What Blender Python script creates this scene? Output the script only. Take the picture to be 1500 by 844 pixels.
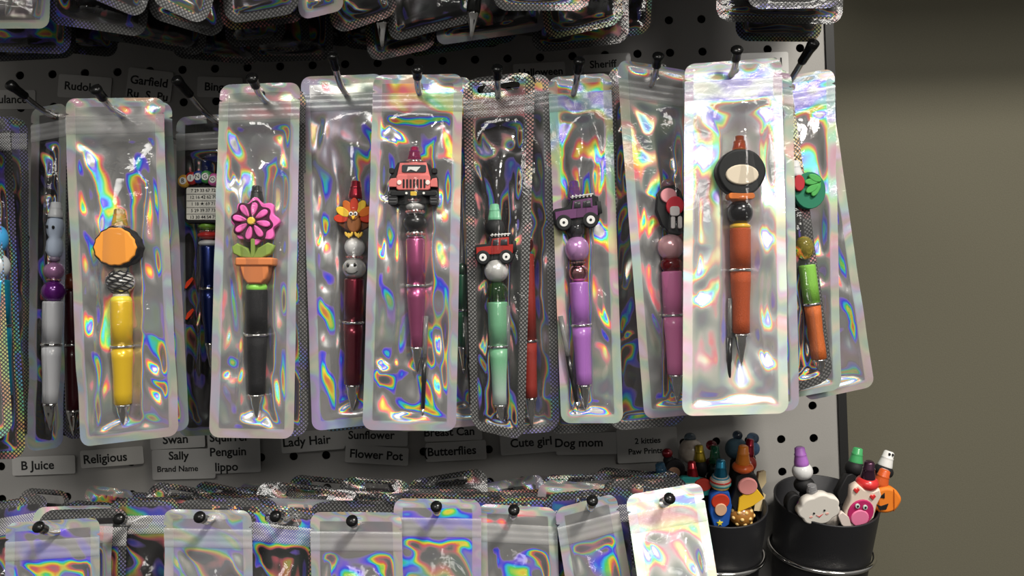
import bpy, bmesh, math, random
import numpy as np
from mathutils import Vector, Matrix
PI = math.pi
for o in list(bpy.data.objects): bpy.data.objects.remove(o)
SC = bpy.context.scene
COL = SC.collection

# ------------------------------------------------------------------ camera
CAMD, FPX, H0 = 0.597, 1120.0, 1.40       # distance to the pegboard (m), focal length in px, eye height
ROLL = math.radians(2.0)
cam = bpy.data.cameras.new('camera'); camo = bpy.data.objects.new('camera', cam); COL.objects.link(camo)
cam.sensor_width = 36; cam.lens = 36*FPX/1500; cam.clip_start = 0.01
camo.location = (0, -CAMD, H0); camo.rotation_euler = (PI/2, ROLL, 0)
SC.camera = camo
# ------------------------------------------------------------------ world, lights, exposure
SC.view_settings.view_transform = 'Standard'; SC.view_settings.look = 'None'
SC.view_settings.gamma = 1; SC.view_settings.exposure = 0.08
try: SC.view_settings.use_curve_mapping = False
except Exception: pass
W = bpy.data.worlds.new('room_light'); SC.world = W; W.use_nodes = True
nt = W.node_tree; bg = nt.nodes['Background']
tc = nt.nodes.new('ShaderNodeTexCoord'); sx = nt.nodes.new('ShaderNodeSeparateXYZ'); rp = nt.nodes.new('ShaderNodeValToRGB')
nt.links.new(tc.outputs['Generated'], sx.inputs[0]); 
mr = nt.nodes.new('ShaderNodeMapRange'); mr.inputs[1].default_value = -1; mr.inputs[2].default_value = 1
nt.links.new(sx.outputs[2], mr.inputs[0]); nt.links.new(mr.outputs[0], rp.inputs[0]); nt.links.new(rp.outputs[0], bg.inputs[0])
e = rp.color_ramp.elements
e[0].position = 0.0; e[0].color = (.05, .048, .044, 1); e[1].position = 1.0; e[1].color = (.30, .29, .27, 1)
x_ = e.new(.38); x_.color = (.07, .067, .062, 1); x_ = e.new(.56); x_.color = (.15, .146, .138, 1)
bg.inputs[1].default_value = 1.4
def area(name, loc, target, size, power, color, sy=None):
    l = bpy.data.lights.new(name, 'AREA'); l.energy = power; l.color = color; l.size = size
    if sy: l.shape = 'RECTANGLE'; l.size_y = sy
    o = bpy.data.objects.new(name, l); COL.objects.link(o); o.location = loc
    o.rotation_euler = (Vector(target)-Vector(loc)).to_track_quat('-Z', 'Y').to_euler(); return o
area('ceiling_spot', (.75, -1.25, H0+1.40), (0.05, 0, H0-.05), .26, 40, (1, .95, .86))
area('added_panel', (-.5, -2.2, H0+1.5), (0, 0, H0), 1.0, 20, (1, .97, .92), .5)  # unseen panel put in behind the camera for the foil to reflect
area('added_panel', (.9, -2.6, H0+.9), (0, 0, H0), 1.2, 12, (1, .96, .9), .25)  # added lamp, placed so the shiniest bag throws back a glare

# ------------------------------------------------------------------ helpers
def P(px, py, d):
    """point seen at pixel (px, py) of the photograph, d mm in front of the pegboard"""
    k = (CAMD - d*.001)/FPX; a = (px-750)*k; b = (422-py)*k
    c, s = math.cos(ROLL), math.sin(ROLL)
    return Vector((a*c+b*s, -d*.001, H0 - a*s + b*c))
def KS(d): return (CAMD - d*.001)/FPX
def tag(o, label=None, cat=None, group=None, kind=None):
    if label: o['label'] = label
    if cat: o['category'] = cat
    if group: o['group'] = group
    if kind: o['kind'] = kind
    return o
def empty(name, loc=(0,0,0), label=None, cat=None, group=None, mat=None):
    o = bpy.data.objects.new(name, None); COL.objects.link(o); o.empty_display_size = .01
    if mat is not None: o.matrix_world = mat
    else: o.location = loc
    return tag(o, label, cat, group)
def mkobj(name, verts, faces, mat, parent=None, smooth=True, loc=None, mats=None, fmat=None):
    me = bpy.data.meshes.new(name); me.from_pydata([tuple(v) for v in verts], [], [tuple(f) for f in faces])
    if smooth: me.polygons.foreach_set('use_smooth', [len(f) <= 4 for f in faces])
    if mats:
        for m in mats: me.materials.append(m)
        me.polygons.foreach_set('material_index', fmat)
    elif mat: me.materials.append(mat)
    me.update()
    o = bpy.data.objects.new(name, me); COL.objects.link(o)
    if parent: o.parent = parent
    if loc is not None: o.location = loc
    return o
def lathe(prof, seg=24, cx=0, cz0=0, cy=0):
    """profile [(r, z)...] about the local z axis"""
    v = []; f = []
    n = len(prof)
    for r, z in prof:
        for k in range(seg):
            a = 2*PI*k/seg; v.append((cx+r*math.cos(a), cy+r*math.sin(a), cz0+z))
    for i in range(n-1):
        for k in range(seg):
            k2 = (k+1) % seg; f.append((i*seg+k, i*seg+k2, (i+1)*seg+k2, (i+1)*seg+k))
    f.append(tuple(range(seg-1, -1, -1))); f.append(tuple((n-1)*seg+k for k in range(seg)))
    return v, f
def ball(r, seg=24, rings=14, sq=1.0):
    return [(max(1e-5, r*math.sin(PI*i/rings)), -r*sq*math.cos(PI*i/rings)) for i in range(rings+1)]
def merge(*parts):
    V = []; F = []
    for v, f in parts:
        b = len(V); V += list(v); F += [tuple(i+b for i in q) for q in f]
    return V, F
def tube(pts, rad, seg=10):
    pts = [Vector(p) for p in pts]; v = []; f = []
    up = Vector((0.13, 0.2, 1)).normalized()
    prev = None
    for i, p in enumerate(pts):
        t = (pts[min(i+1, len(pts)-1)] - pts[max(i-1, 0)]).normalized()
        if prev is None: a = t.cross(up if abs(t.dot(up)) < .9 else Vector((1,0,0))).normalized()
        else: a = (prev - t*prev.dot(t)).normalized()
        prev = a; b = t.cross(a)
        r = rad[i] if isinstance(rad, (list, tuple)) else rad
        for k in range(seg):
            an = 2*PI*k/seg; v.append(p + a*r*math.cos(an) + b*r*math.sin(an))
    for i in range(len(pts)-1):
        for k in range(seg):
            k2 = (k+1) % seg; f.append((i*seg+k, (i+1)*seg+k, (i+1)*seg+k2, i*seg+k2))
    f.append(tuple(range(seg))); f.append(tuple((len(pts)-1)*seg+k for k in range(seg-1, -1, -1)))
    return v, f
def slab(pts, y0, y1, bev=.0004):
    """outline [(x, z)...] in the local xz plane, front face at y0 (towards the camera, smaller y), back at y1; rounded front edge"""
    n = len(pts); cx = sum(p[0] for p in pts)/n; cz = sum(p[1] for p in pts)/n
    area2 = sum(pts[i][0]*pts[(i+1)%n][1]-pts[(i+1)%n][0]*pts[i][1] for i in range(n))
    if area2 < 0: pts = pts[::-1]
    # inward normals
    nrm = []
    for i in range(n):
        a = Vector(pts[i-1]); b = Vector(pts[(i+1)%n]); t = (b-a)
        t = t.normalized() if t.length > 1e-9 else Vector((1,0)); nrm.append((-t.y, t.x))
    v = []
    for off, y in ((0, y1), (0, y0+bev), (bev*.35, y0+bev*.3), (bev, y0)):
        for i in range(n): v.append((pts[i][0]+nrm[i][0]*off, y, pts[i][1]+nrm[i][1]*off))
    f = [tuple(range(n-1, -1, -1))]
    for L in range(3):
        for i in range(n):
            j = (i+1) % n; f.append((L*n+i, L*n+j, (L+1)*n+j, (L+1)*n+i))
    f.append(tuple(3*n+i for i in range(n)))
    return v, f
def ell(cx, cz, rx, rz, n=22, a0=0, rot=0):
    c, s = math.cos(rot), math.sin(rot)
    return [(cx+rx*math.cos(t)*c-rz*math.sin(t)*s, cz+rx*math.cos(t)*s+rz*math.sin(t)*c) for t in [2*PI*k/n for k in range(n)]]
def rrect(x0, z0, x1, z1, r, n=5):
    r = min(r, abs(x1-x0)/2.01, abs(z1-z0)/2.01); p = []
    for (cx, cz, a) in ((x1-r, z1-r, 0), (x0+r, z1-r, PI/2), (x0+r, z0+r, PI), (x1-r, z0+r, 1.5*PI)):
        for k in range(n+1): p.append((cx+r*math.cos(a+PI/2*k/n), cz+r*math.sin(a+PI/2*k/n)))
    return p
def text_mesh(s, size, extrude=.00004, bold=0.0):
    cu = bpy.data.curves.new('lettering', 'FONT'); cu.body = s; cu.size = size; cu.align_x = 'CENTER'; cu.align_y = 'CENTER'
    cu.extrude = extrude; cu.offset = bold; cu.resolution_u = 3
    o = bpy.data.objects.new('lettering', cu); COL.objects.link(o)
    bpy.context.view_layer.update()
    me = bpy.data.meshes.new_from_object(o.evaluated_get(bpy.context.evaluated_depsgraph_get()))
    bpy.data.objects.remove(o); bpy.data.curves.remove(cu)
    return me

# ------------------------------------------------------------------ materials
MC = {}
def mat(name, col, rough=.5, metal=0., spec=.5, trans=0., emit=None, coat=0., bump=None, alpha=1., ior=1.45, mottled=0.):
    if name in MC: return MC[name]
    m = bpy.data.materials.new(name); m.use_nodes = True; t = m.node_tree; b = t.nodes['Principled BSDF']
    b.inputs['Base Color'].default_value = (*col, 1); b.inputs['Roughness'].default_value = rough
    b.inputs['Metallic'].default_value = metal; b.inputs['Specular IOR Level'].default_value = spec
    b.inputs['Transmission Weight'].default_value = trans; b.inputs['Coat Weight'].default_value = coat
    b.inputs['IOR'].default_value = ior
    if mottled or bump:
        tcn = t.nodes.new('ShaderNodeTexCoord'); nz = t.nodes.new('ShaderNodeTexNoise')
        nz.inputs['Scale'].default_value = (bump or (400, 0))[0]; nz.inputs['Detail'].default_value = 4
        t.links.new(tcn.outputs['Object'], nz.inputs['Vector'])
        if mottled:
            mx = t.nodes.new('ShaderNodeMix'); mx.data_type = 'RGBA'
            mx.inputs[6].default_value = (*[c*(1-mottled) for c in col], 1); mx.inputs[7].default_value = (*[min(1, c*(1+mottled)) for c in col], 1)
            t.links.new(nz.outputs[0], mx.inputs[0]); t.links.new(mx.outputs[2], b.inputs['Base Color'])
        if bump:
            bp = t.nodes.new('ShaderNodeBump'); bp.inputs['Strength'].default_value = bump[1]; bp.inputs['Distance'].default_value = .0005
            t.links.new(nz.outputs[0], bp.inputs['Height']); t.links.new(bp.outputs[0], b.inputs['Normal'])
    MC[name] = m; return m
def pl(col, k='plastic'):
    """a colour of smooth plastic / rubber / metallic paint"""
    key = k+'_%02x%02x%02x' % tuple(int(c*255) for c in col)
    if k == 'plastic': return mat(key, col, .28, 0, .5, coat=.3)
    if k == 'rubber': return mat(key, col, .6, 0, .3)
    if k == 'paint': return mat(key, col, .28, .75, .5, coat=.5)
    if k == 'pearl': return mat(key, col, .22, .35, .5, coat=.6)
    if k == 'clear': return mat(key, col, .05, 0, .5, trans=.75)
    if k == 'glitter': return mat(key, col, .35, .1, .35, bump=(3000, .8), mottled=.5)
    if k == 'marble': return mat(key, col, .25, 0, .5, coat=.5, bump=(180, .0001), mottled=.6)
BLACK = (.012, .012, .013)
M_chrome = mat('chrome', (.78, .77, .75), .12, 1)
M_hook = mat('hook_steel', (.72, .71, .69), .22, 1)
M_cap = mat('hook_rubber', (.006, .006, .006), .22, 0, .35)
M_ink = mat('ink_black', (.006, .006, .006), .6)
M_board = mat('pegboard_paint', (.34, .33, .315), .55, 0, .4, bump=(900, .12), mottled=.05)
M_wall = mat('olive_wall', (.118, .110, .080), .8, 0, .2, bump=(700, .25), mottled=.12)
M_frame = mat('frame_black', (.012, .012, .012), .5)
M_cup = mat('cup_black', (.022, .022, .025), .42, .2, .5, bump=(2500, .25))
M_zip = None

def nd(t, typ, **kw):
    n = t.nodes.new(typ)
    for k, v in kw.items(): setattr(n, k, v)
    return n
def vm(t, op, a, b=None):
    n = nd(t, 'ShaderNodeVectorMath', operation=op)
    for i, q in enumerate((a, b)):
        if q is None: continue
        if isinstance(q, (tuple, list)): n.inputs[i].default_value = q
        elif isinstance(q, float): n.inputs[3].default_value = q
        else: t.links.new(q, n.inputs[i])
    return n
def fm(t, op, a, b=None, c=None, clamp=False):
    n = nd(t, 'ShaderNodeMath', operation=op); n.use_clamp = clamp
    for i, q in enumerate((a, b, c)):
        if q is None: continue
        if isinstance(q, (int, float)): n.inputs[i].default_value = q
        else: t.links.new(q, n.inputs[i])
    return n.outputs[0]
def mixc(t, f, a, b):
    n = nd(t, 'ShaderNodeMix', data_type='RGBA')
    for i, q in ((0, f), (6, a), (7, b)):
        if isinstance(q, (int, float)): n.inputs[i].default_value = q
        elif isinstance(q, tuple): n.inputs[i].default_value = (*q, 1)
        else: t.links.new(q, n.inputs[i])
    return n.outputs[2]
def smooth(t, x, a, b):
    n = nd(t, 'ShaderNodeMapRange', interpolation_type='SMOOTHSTEP'); t.links.new(x, n.inputs[0])
    n.inputs[1].default_value = a; n.inputs[2].default_value = b; return n.outputs[0]
def dots(t, u, v, pitch=2.5):
    """embossed diamond dots, pitch in mm"""
    a = fm(t, 'MULTIPLY', fm(t, 'ADD', u, v), PI/pitch); b = fm(t, 'MULTIPLY', fm(t, 'SUBTRACT', u, v), PI/pitch)
    s = fm(t, 'MULTIPLY', fm(t, 'SINE', a), fm(t, 'SINE', b)); s = fm(t, 'ABSOLUTE', s)
    return smooth(t, s, .38, .55)
def holo(name, base, sat, rough=.24, dotted=False, border=5.2, bval=.46, shift=0., fine=1.0, dotv=.6):
    """diffraction foil: a metal whose tint follows the angle between surface, eye and one fixed lamp direction"""
    m = bpy.data.materials.new(name); m.use_nodes = True; t = m.node_tree; b = t.nodes['Principled BSDF']
    g = nd(t, 'ShaderNodeNewGeometry'); oi = nd(t, 'ShaderNodeObjectInfo'); uv = nd(t, 'ShaderNodeUVMap')
    ed = nd(t, 'ShaderNodeAttribute'); ed.attribute_name = 'edge_mm'; edge = ed.outputs['Fac']
    sp = nd(t, 'ShaderNodeSeparateXYZ'); t.links.new(uv.outputs[0], sp.inputs[0])
    offv = nd(t, 'ShaderNodeCombineXYZ'); t.links.new(fm(t, 'MULTIPLY', oi.outputs['Random'], 700.), offv.inputs[2])
    uvr = vm(t, 'ADD', uv.outputs[0], offv.outputs[0]).outputs[0]
    n1 = nd(t, 'ShaderNodeTexNoise'); n1.inputs['Scale'].default_value = .045; n1.inputs['Detail'].default_value = 0.0
    n1.inputs['Distortion'].default_value = .8; t.links.new(uvr, n1.inputs['Vector'])
    bp = nd(t, 'ShaderNodeBump'); bp.inputs['Strength'].default_value = .24*fine; bp.inputs['Distance'].default_value = .004
    t.links.new(n1.outputs[0], bp.inputs['Height'])
    N = bp.outputs[0]
    Hh = vm(t, 'ADD', g.outputs['Incoming'], (.28, -.62, .72)).outputs[0]  # fixed lamp direction: the lamp's rainbow is painted into the base colour
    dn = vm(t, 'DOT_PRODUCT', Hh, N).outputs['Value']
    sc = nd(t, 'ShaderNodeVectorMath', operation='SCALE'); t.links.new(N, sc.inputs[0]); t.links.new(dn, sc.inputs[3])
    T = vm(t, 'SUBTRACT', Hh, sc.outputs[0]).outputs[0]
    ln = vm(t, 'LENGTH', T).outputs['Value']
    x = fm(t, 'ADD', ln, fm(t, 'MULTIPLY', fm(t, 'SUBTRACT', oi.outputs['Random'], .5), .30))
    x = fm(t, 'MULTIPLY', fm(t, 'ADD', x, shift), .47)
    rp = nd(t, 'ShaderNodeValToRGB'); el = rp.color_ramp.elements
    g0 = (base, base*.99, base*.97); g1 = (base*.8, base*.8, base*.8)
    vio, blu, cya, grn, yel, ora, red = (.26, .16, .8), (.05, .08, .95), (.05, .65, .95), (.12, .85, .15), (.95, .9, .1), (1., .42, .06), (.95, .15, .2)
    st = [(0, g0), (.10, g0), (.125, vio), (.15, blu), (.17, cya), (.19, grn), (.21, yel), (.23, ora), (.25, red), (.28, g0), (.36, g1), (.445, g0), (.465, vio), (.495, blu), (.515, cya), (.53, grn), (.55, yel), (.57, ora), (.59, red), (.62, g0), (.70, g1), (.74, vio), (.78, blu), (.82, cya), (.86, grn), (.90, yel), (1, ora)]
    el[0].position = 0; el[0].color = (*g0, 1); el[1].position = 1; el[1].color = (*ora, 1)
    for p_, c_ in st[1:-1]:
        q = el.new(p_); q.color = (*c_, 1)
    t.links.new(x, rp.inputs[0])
    # where the foil shows its colours at all: broad patches
    n2 = nd(t, 'ShaderNodeTexNoise'); n2.inputs['Scale'].default_value = .03; n2.inputs['Detail'].default_value = 1.0
    t.links.new(uvr, n2.inputs['Vector'])
    patch = smooth(t, n2.outputs[0], .40, .54)
    f = fm(t, 'MULTIPLY', fm(t, 'MULTIPLY_ADD', patch, .55, .45), sat)
    n3 = nd(t, 'ShaderNodeTexNoise'); n3.inputs['Scale'].default_value = .016; n3.inputs['Detail'].default_value = 1.0; t.links.new(uvr, n3.inputs['Vector'])
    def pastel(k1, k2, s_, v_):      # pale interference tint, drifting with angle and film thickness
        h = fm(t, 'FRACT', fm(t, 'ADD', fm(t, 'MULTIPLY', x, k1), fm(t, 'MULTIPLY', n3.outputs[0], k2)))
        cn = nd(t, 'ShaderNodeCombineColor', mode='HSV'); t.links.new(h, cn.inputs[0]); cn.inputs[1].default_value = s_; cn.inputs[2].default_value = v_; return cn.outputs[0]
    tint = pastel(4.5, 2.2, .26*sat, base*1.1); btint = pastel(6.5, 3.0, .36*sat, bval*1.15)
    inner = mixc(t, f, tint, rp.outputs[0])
    # pastel seal border
    isb = fm(t, 'SUBTRACT', 1.0, smooth(t, edge, border-.3, border+.5))
    bc = mixc(t, sat*.30, btint, rp.outputs[0])
    if dotted:
        dd = dots(t, sp.outputs[0], sp.outputs[1])
        bc2 = mixc(t, sat*.75, (dotv, dotv*.99, dotv*.97), rp.outputs[0]); bc = mixc(t, dd, (base*.35, base*.35, base*.35), bc2)
    col = mixc(t, isb, inner, bc)
    t.links.new(col, b.inputs['Base Color'])
    hs = nd(t, 'ShaderNodeSeparateColor', mode='HSV'); t.links.new(col, hs.inputs[0])   # coloured = scattering by the foil's grating
    t.links.new(fm(t, 'MULTIPLY_ADD', hs.outputs[1], -.62, .72, True), b.inputs['Metallic'])
    t.links.new(fm(t, 'MULTIPLY_ADD', isb, .48-rough, rough), b.inputs['Roughness'])
    t.links.new(N, b.inputs['Normal'])
    MC[name] = m; return m
def clearfilm(name, tint=.95, haze=.004, rough=.08, zipm=False, dotted=False, hazecol=(.8, .8, .8)):
    m = bpy.data.materials.new(name); m.use_nodes = True; t = m.node_tree; t.nodes.remove(t.nodes['Principled BSDF'])
    out = t.nodes['Material Output']
    tr = nd(t, 'ShaderNodeBsdfTransparent'); tr.inputs[0].default_value = (tint, tint, tint, 1)
    gl = nd(t, 'ShaderNodeBsdfGlossy'); gl.inputs['Roughness'].default_value = rough; gl.inputs[0].default_value = (1, 1, 1, 1)
    uv = nd(t, 'ShaderNodeUVMap'); nz = nd(t, 'ShaderNodeTexNoise'); nz.inputs['Scale'].default_value = .16; nz.inputs['Detail'].default_value = 2.5
    nz.inputs['Distortion'].default_value = 1.0
    t.links.new(uv.outputs[0], nz.inputs['Vector'])
    bp = nd(t, 'ShaderNodeBump'); bp.inputs['Strength'].default_value = .10; bp.inputs['Distance'].default_value = .003
    t.links.new(nz.outputs[0], bp.inputs['Height']); t.links.new(bp.outputs[0], gl.inputs['Normal'])
    fr = nd(t, 'ShaderNodeLayerWeight'); fr.inputs[0].default_value = .35; t.links.new(bp.outputs[0], fr.inputs['Normal'])
    f = fm(t, 'MULTIPLY_ADD', fr.outputs['Facing'], .30, .022)
    mx = nd(t, 'ShaderNodeMixShader'); t.links.new(f, mx.inputs[0]); t.links.new(tr.outputs[0], mx.inputs[1]); t.links.new(gl.outputs[0], mx.inputs[2])
    df = nd(t, 'ShaderNodeBsdfDiffuse'); df.inputs[0].default_value = (*hazecol, 1)
    m2 = nd(t, 'ShaderNodeMixShader'); t.links.new(mx.outputs[0], m2.inputs[1]); t.links.new(df.outputs[0], m2.inputs[2])
    if zipm and dotted:
        sp = nd(t, 'ShaderNodeSeparateXYZ'); t.links.new(uv.outputs[0], sp.inputs[0])
        dd = dots(t, sp.outputs[0], sp.outputs[1], 1.7); t.links.new(fm(t, 'MULTIPLY_ADD', dd, .45, .12), m2.inputs[0])
    elif zipm: m2.inputs[0].default_value = haze
    else:
        ed = nd(t, 'ShaderNodeAttribute'); ed.attribute_name = 'edge_mm'
        isb = fm(t, 'SUBTRACT', 1.0, smooth(t, ed.outputs['Fac'], 4.9, 5.8)); t.links.new(fm(t, 'MULTIPLY_ADD', isb, .10 if not dotted else 0.02, haze), m2.inputs[0])
    t.links.new(m2.outputs[0], out.inputs[0]); MC[name] = m; return m
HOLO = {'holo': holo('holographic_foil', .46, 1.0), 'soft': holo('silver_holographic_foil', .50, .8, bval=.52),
        'bright': holo('glare_silver_foil', .8, .65, rough=.3, bval=.82), 'pink': holo('rosy_foil', .5, .5, shift=.06),  # bright: glare of the blown-out bags put into a paler base colour
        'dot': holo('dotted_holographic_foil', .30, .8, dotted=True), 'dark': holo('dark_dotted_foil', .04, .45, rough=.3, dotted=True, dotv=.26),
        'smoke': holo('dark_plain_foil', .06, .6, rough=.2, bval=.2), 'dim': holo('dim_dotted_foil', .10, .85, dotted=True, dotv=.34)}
FILM = clearfilm('clear_film'); FILMD = clearfilm('clear_film_thin', haze=.006, dotted=True)
ZIP = clearfilm('zip_plastic', .9, .24, .2, True); ZIPD = clearfilm('dotted_zip_plastic', .9, .1, .2, True, True)
# ------------------------------------------------------------------ the setting
def hole_px(): return P(1192, 642, 0)
PITCH = .0254
h0 = hole_px(); RX = P(1220, 400, 0).x
def pegboard():
    """painted steel sheet with a real round hole in every cell"""
    th = .0012; R = .0033; seg = 16; V = []; F = []
    ncl, ncr, nrd, nru = 32, 1, 9, 16
    def cell(x0, x1, z0, z1, hx, hz):
        b = len(V); corners = []
        for k in range(seg):
            a = 2*PI*k/seg + PI/seg; ca, sa = math.cos(a), math.sin(a)
            V.append((hx+R*ca, 0, hz+R*sa))
        for k in range(seg):
            a = 2*PI*k/seg + PI/seg; V.append((hx+R*math.cos(a), th, hz+R*math.sin(a)))
        for k in range(seg):
            a = 2*PI*k/seg + PI/seg; ca, sa = math.cos(a), math.sin(a)
            m = max(abs(ca), abs(sa)); ux, uz = ca/m, sa/m
            X = hx + ux*((x1-hx) if ux > 0 else (hx-x0)); Z = hz + uz*((z1-hz) if uz > 0 else (hz-z0))
            V.append((X, 0, Z))
        for k in range(seg):
            j = (k+1) % seg
            F.append((b+k, b+2*seg+k, b+2*seg+j, b+j)); F.append((b+k, b+j, b+seg+j, b+seg+k))
            pa, pb = V[b+2*seg+k], V[b+2*seg+j]
            if abs(pa[0]-pb[0]) > 1e-6 and abs(pa[2]-pb[2]) > 1e-6:   # a corner of the cell lies between them
                cxn = x1 if (pa[0]+pb[0])/2 > hx else x0; czn = z1 if (pa[2]+pb[2])/2 > hz else z0
                V.append((cxn, 0, czn)); F.append((b+2*seg+k, len(V)-1, b+2*seg+j))
    for i in range(-ncl, ncr):
        for j in range(-nrd, nru):
            hx = h0.x + i*PITCH; hz = h0.z + j*PITCH
            x1 = RX if i == ncr-1 else hx+PITCH/2
            cell(hx-PITCH/2, x1, hz-PITCH/2, hz+PITCH/2, hx, hz)
    o = mkobj('wall_back', V, F, M_board, smooth=False); tag(o, kind='structure')
    xl = h0.x-(ncl+.5)*PITCH; zb = h0.z-(nrd+.5)*PITCH; zt = h0.z+(nru-.5)*PITCH
    v, f = merge(box(xl, RX, .0012, .004, zb, zt)); 
    tag(mkobj('trim_1', *merge(box(xl, RX, .012, .016, zb, zt)), mat('backing_dark', (.03, .028, .026), .8), smooth=False), kind='structure')
    tag(mkobj('trim_2', *merge(box(RX, RX+.0065, -.002, .03, zb, zt)), M_frame, smooth=False), kind='structure')
    tag(mkobj('added_canopy', *merge(box(xl, RX+.0065, -.30, .03, zt, zt+.02)), M_frame, smooth=False), kind='structure')  # unseen canopy board added overhead to shade the upper row
    return zt
def box(x0, x1, y0, y1, z0, z1):
    v = [(x0,y0,z0),(x1,y0,z0),(x1,y1,z0),(x0,y1,z0),(x0,y0,z1),(x1,y0,z1),(x1,y1,z1),(x0,y1,z1)]
    return v, [(0,3,2,1),(4,5,6,7),(0,1,5,4),(1,2,6,5),(2,3,7,6),(3,0,4,7)]
ZT = pegboard()
tag(mkobj('wall_right', *box(-1.6, 2.2, .20, .26, -.0, 2.7), M_wall, smooth=False), kind='structure')
tag(mkobj('added_wall_canopy', *box(RX+.03, 2.2, -.02, .20, H0+.365, H0+.40), M_frame, smooth=False), kind='structure')  # unseen board added above the wall to darken its top

# ------------------------------------------------------------------ crinkle fields
def lattice(rng, xs, ys, step):
    """smooth random field on scattered coordinates (mm) with the given feature size"""
    x = xs/step; y = ys/step; x0 = np.floor(x.min())-1; y0 = np.floor(y.min())-1
    G = rng.normal(size=(int(y.max()-y0)+4, int(x.max()-x0)+4))
    xi = x-x0; yi = y-y0; ix = np.floor(xi).astype(int); iy = np.floor(yi).astype(int); fx = xi-ix; fy = yi-iy
    fx = fx*fx*fx*(fx*(fx*6-15)+10); fy = fy*fy*fy*(fy*(fy*6-15)+10)
    return (G[iy, ix]*(1-fx)+G[iy, ix+1]*fx)*(1-fy) + (G[iy+1, ix]*(1-fx)+G[iy+1, ix+1]*fx)*fy
def sstep(x, a, b):
    t = np.clip((x-a)/(b-a), 0, 1); return t*t*(3-2*t)

def film_mesh(name, mt, parent, S, W_, H_, hfun, res, hole=None, side=1, v0=0., v1=None, r=5., notch=None, seal=7.):
    """one sheet of the pouch; S(x, y, h) maps mm across, mm down, mm off the sheet to the world"""
    full = v1 is None; v1 = H_ if full else v1
    nv = max(3, int((v1-v0)/res)); ys = np.linspace(v0, v1, nv+1)
    if full:   # a few extra rows inside the rounded corners
        ex = np.array([.15, .5, 1.0, 1.8, 3.0]); ys = np.unique(np.concatenate([ys, ex, H_-ex]))
    if notch is not None: ys = np.unique(np.concatenate([ys, [notch-.9, notch, notch+.9]]))
    nv = len(ys)-1; nu = max(6, int(W_/res)); us = np.linspace(-1, 1, nu+1)
    if W_ > 24: # put columns exactly on the seal line
        pass
    hw = np.full(nv+1, W_/2)
    for i, y in enumerate(ys):
        d = min(y, H_-y)
        if d < r: hw[i] = W_/2 - r + math.sqrt(max(0, r*r-(r-d)**2))
        if notch is not None and abs(y-notch) < .3: hw[i] -= 1.8
    U, Y = np.meshgrid(us, ys); X = U*hw[:, None]
    keep = None
    if hole is not None:
        hx, hy, hr, hl = hole                      # capsule: half length hl, radius hr
        dx = np.clip(X-hx, -hl, hl); d = np.hypot(X-hx-dx, Y-hy)
        inside = d < hr
        near = (d < hr+res*.75) & (d > 1e-6)
        cx = hx+dx
        # pull near vertices to the rim
        fac = np.where(near & (d > hr-res*.8), hr/np.maximum(d, 1e-6), 1.)
        X = cx+(X-cx)*fac; Y = hy+(Y-hy)*fac
        d2 = np.hypot(X-hx-np.clip(X-hx, -hl, hl), Y-hy); inside = d2 < hr*.98
    E = np.minimum(np.minimum(W_/2-np.abs(X), Y), H_-Y)
    Hh = hfun(X, Y, E)
    pts = S(X.ravel(), Y.ravel(), (Hh*1.0).ravel())
    idx = np.arange((nv+1)*(nu+1)).reshape(nv+1, nu+1)
    a, b, c, d_ = idx[:-1, :-1], idx[1:, :-1], idx[1:, 1:], idx[:-1, 1:]
    fc = np.stack([a, b, c, d_], -1).reshape(-1, 4)
    if hole is not None:
        ins = inside.ravel(); cnt = ins[fc].sum(1); fc = fc[cnt == 0]
    base = np.array(parent.location)
    me = bpy.data.meshes.new(name); nV = len(pts); nF = len(fc)
    me.vertices.add(nV); me.vertices.foreach_set('co', (pts-base).astype(np.float32).ravel())
    me.loops.add(nF*4); me.loops.foreach_set('vertex_index', fc.astype(np.int32).ravel())
    me.polygons.add(nF); me.polygons.foreach_set('loop_start', np.arange(0, nF*4, 4, dtype=np.int32))
    try: me.polygons.foreach_set('loop_total', np.full(nF, 4, dtype=np.int32))
    except Exception: pass
    me.polygons.foreach_set('use_smooth', np.ones(nF, dtype=bool))
    me.update(calc_edges=True)
    uvl = me.uv_layers.new(name='UVMap'); uvs = np.stack([X.ravel(), Y.ravel()], -1)[fc.ravel()]
    uvl.data.foreach_set('uv', uvs.astype(np.float32).ravel())
    at = me.attributes.new('edge_mm', 'FLOAT', 'POINT'); at.data.foreach_set('value', E.ravel().astype(np.float32))
    me.materials.append(mt); me.validate()
    o = bpy.data.objects.new(name, me); COL.objects.link(o); o.parent = parent
    return o

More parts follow.
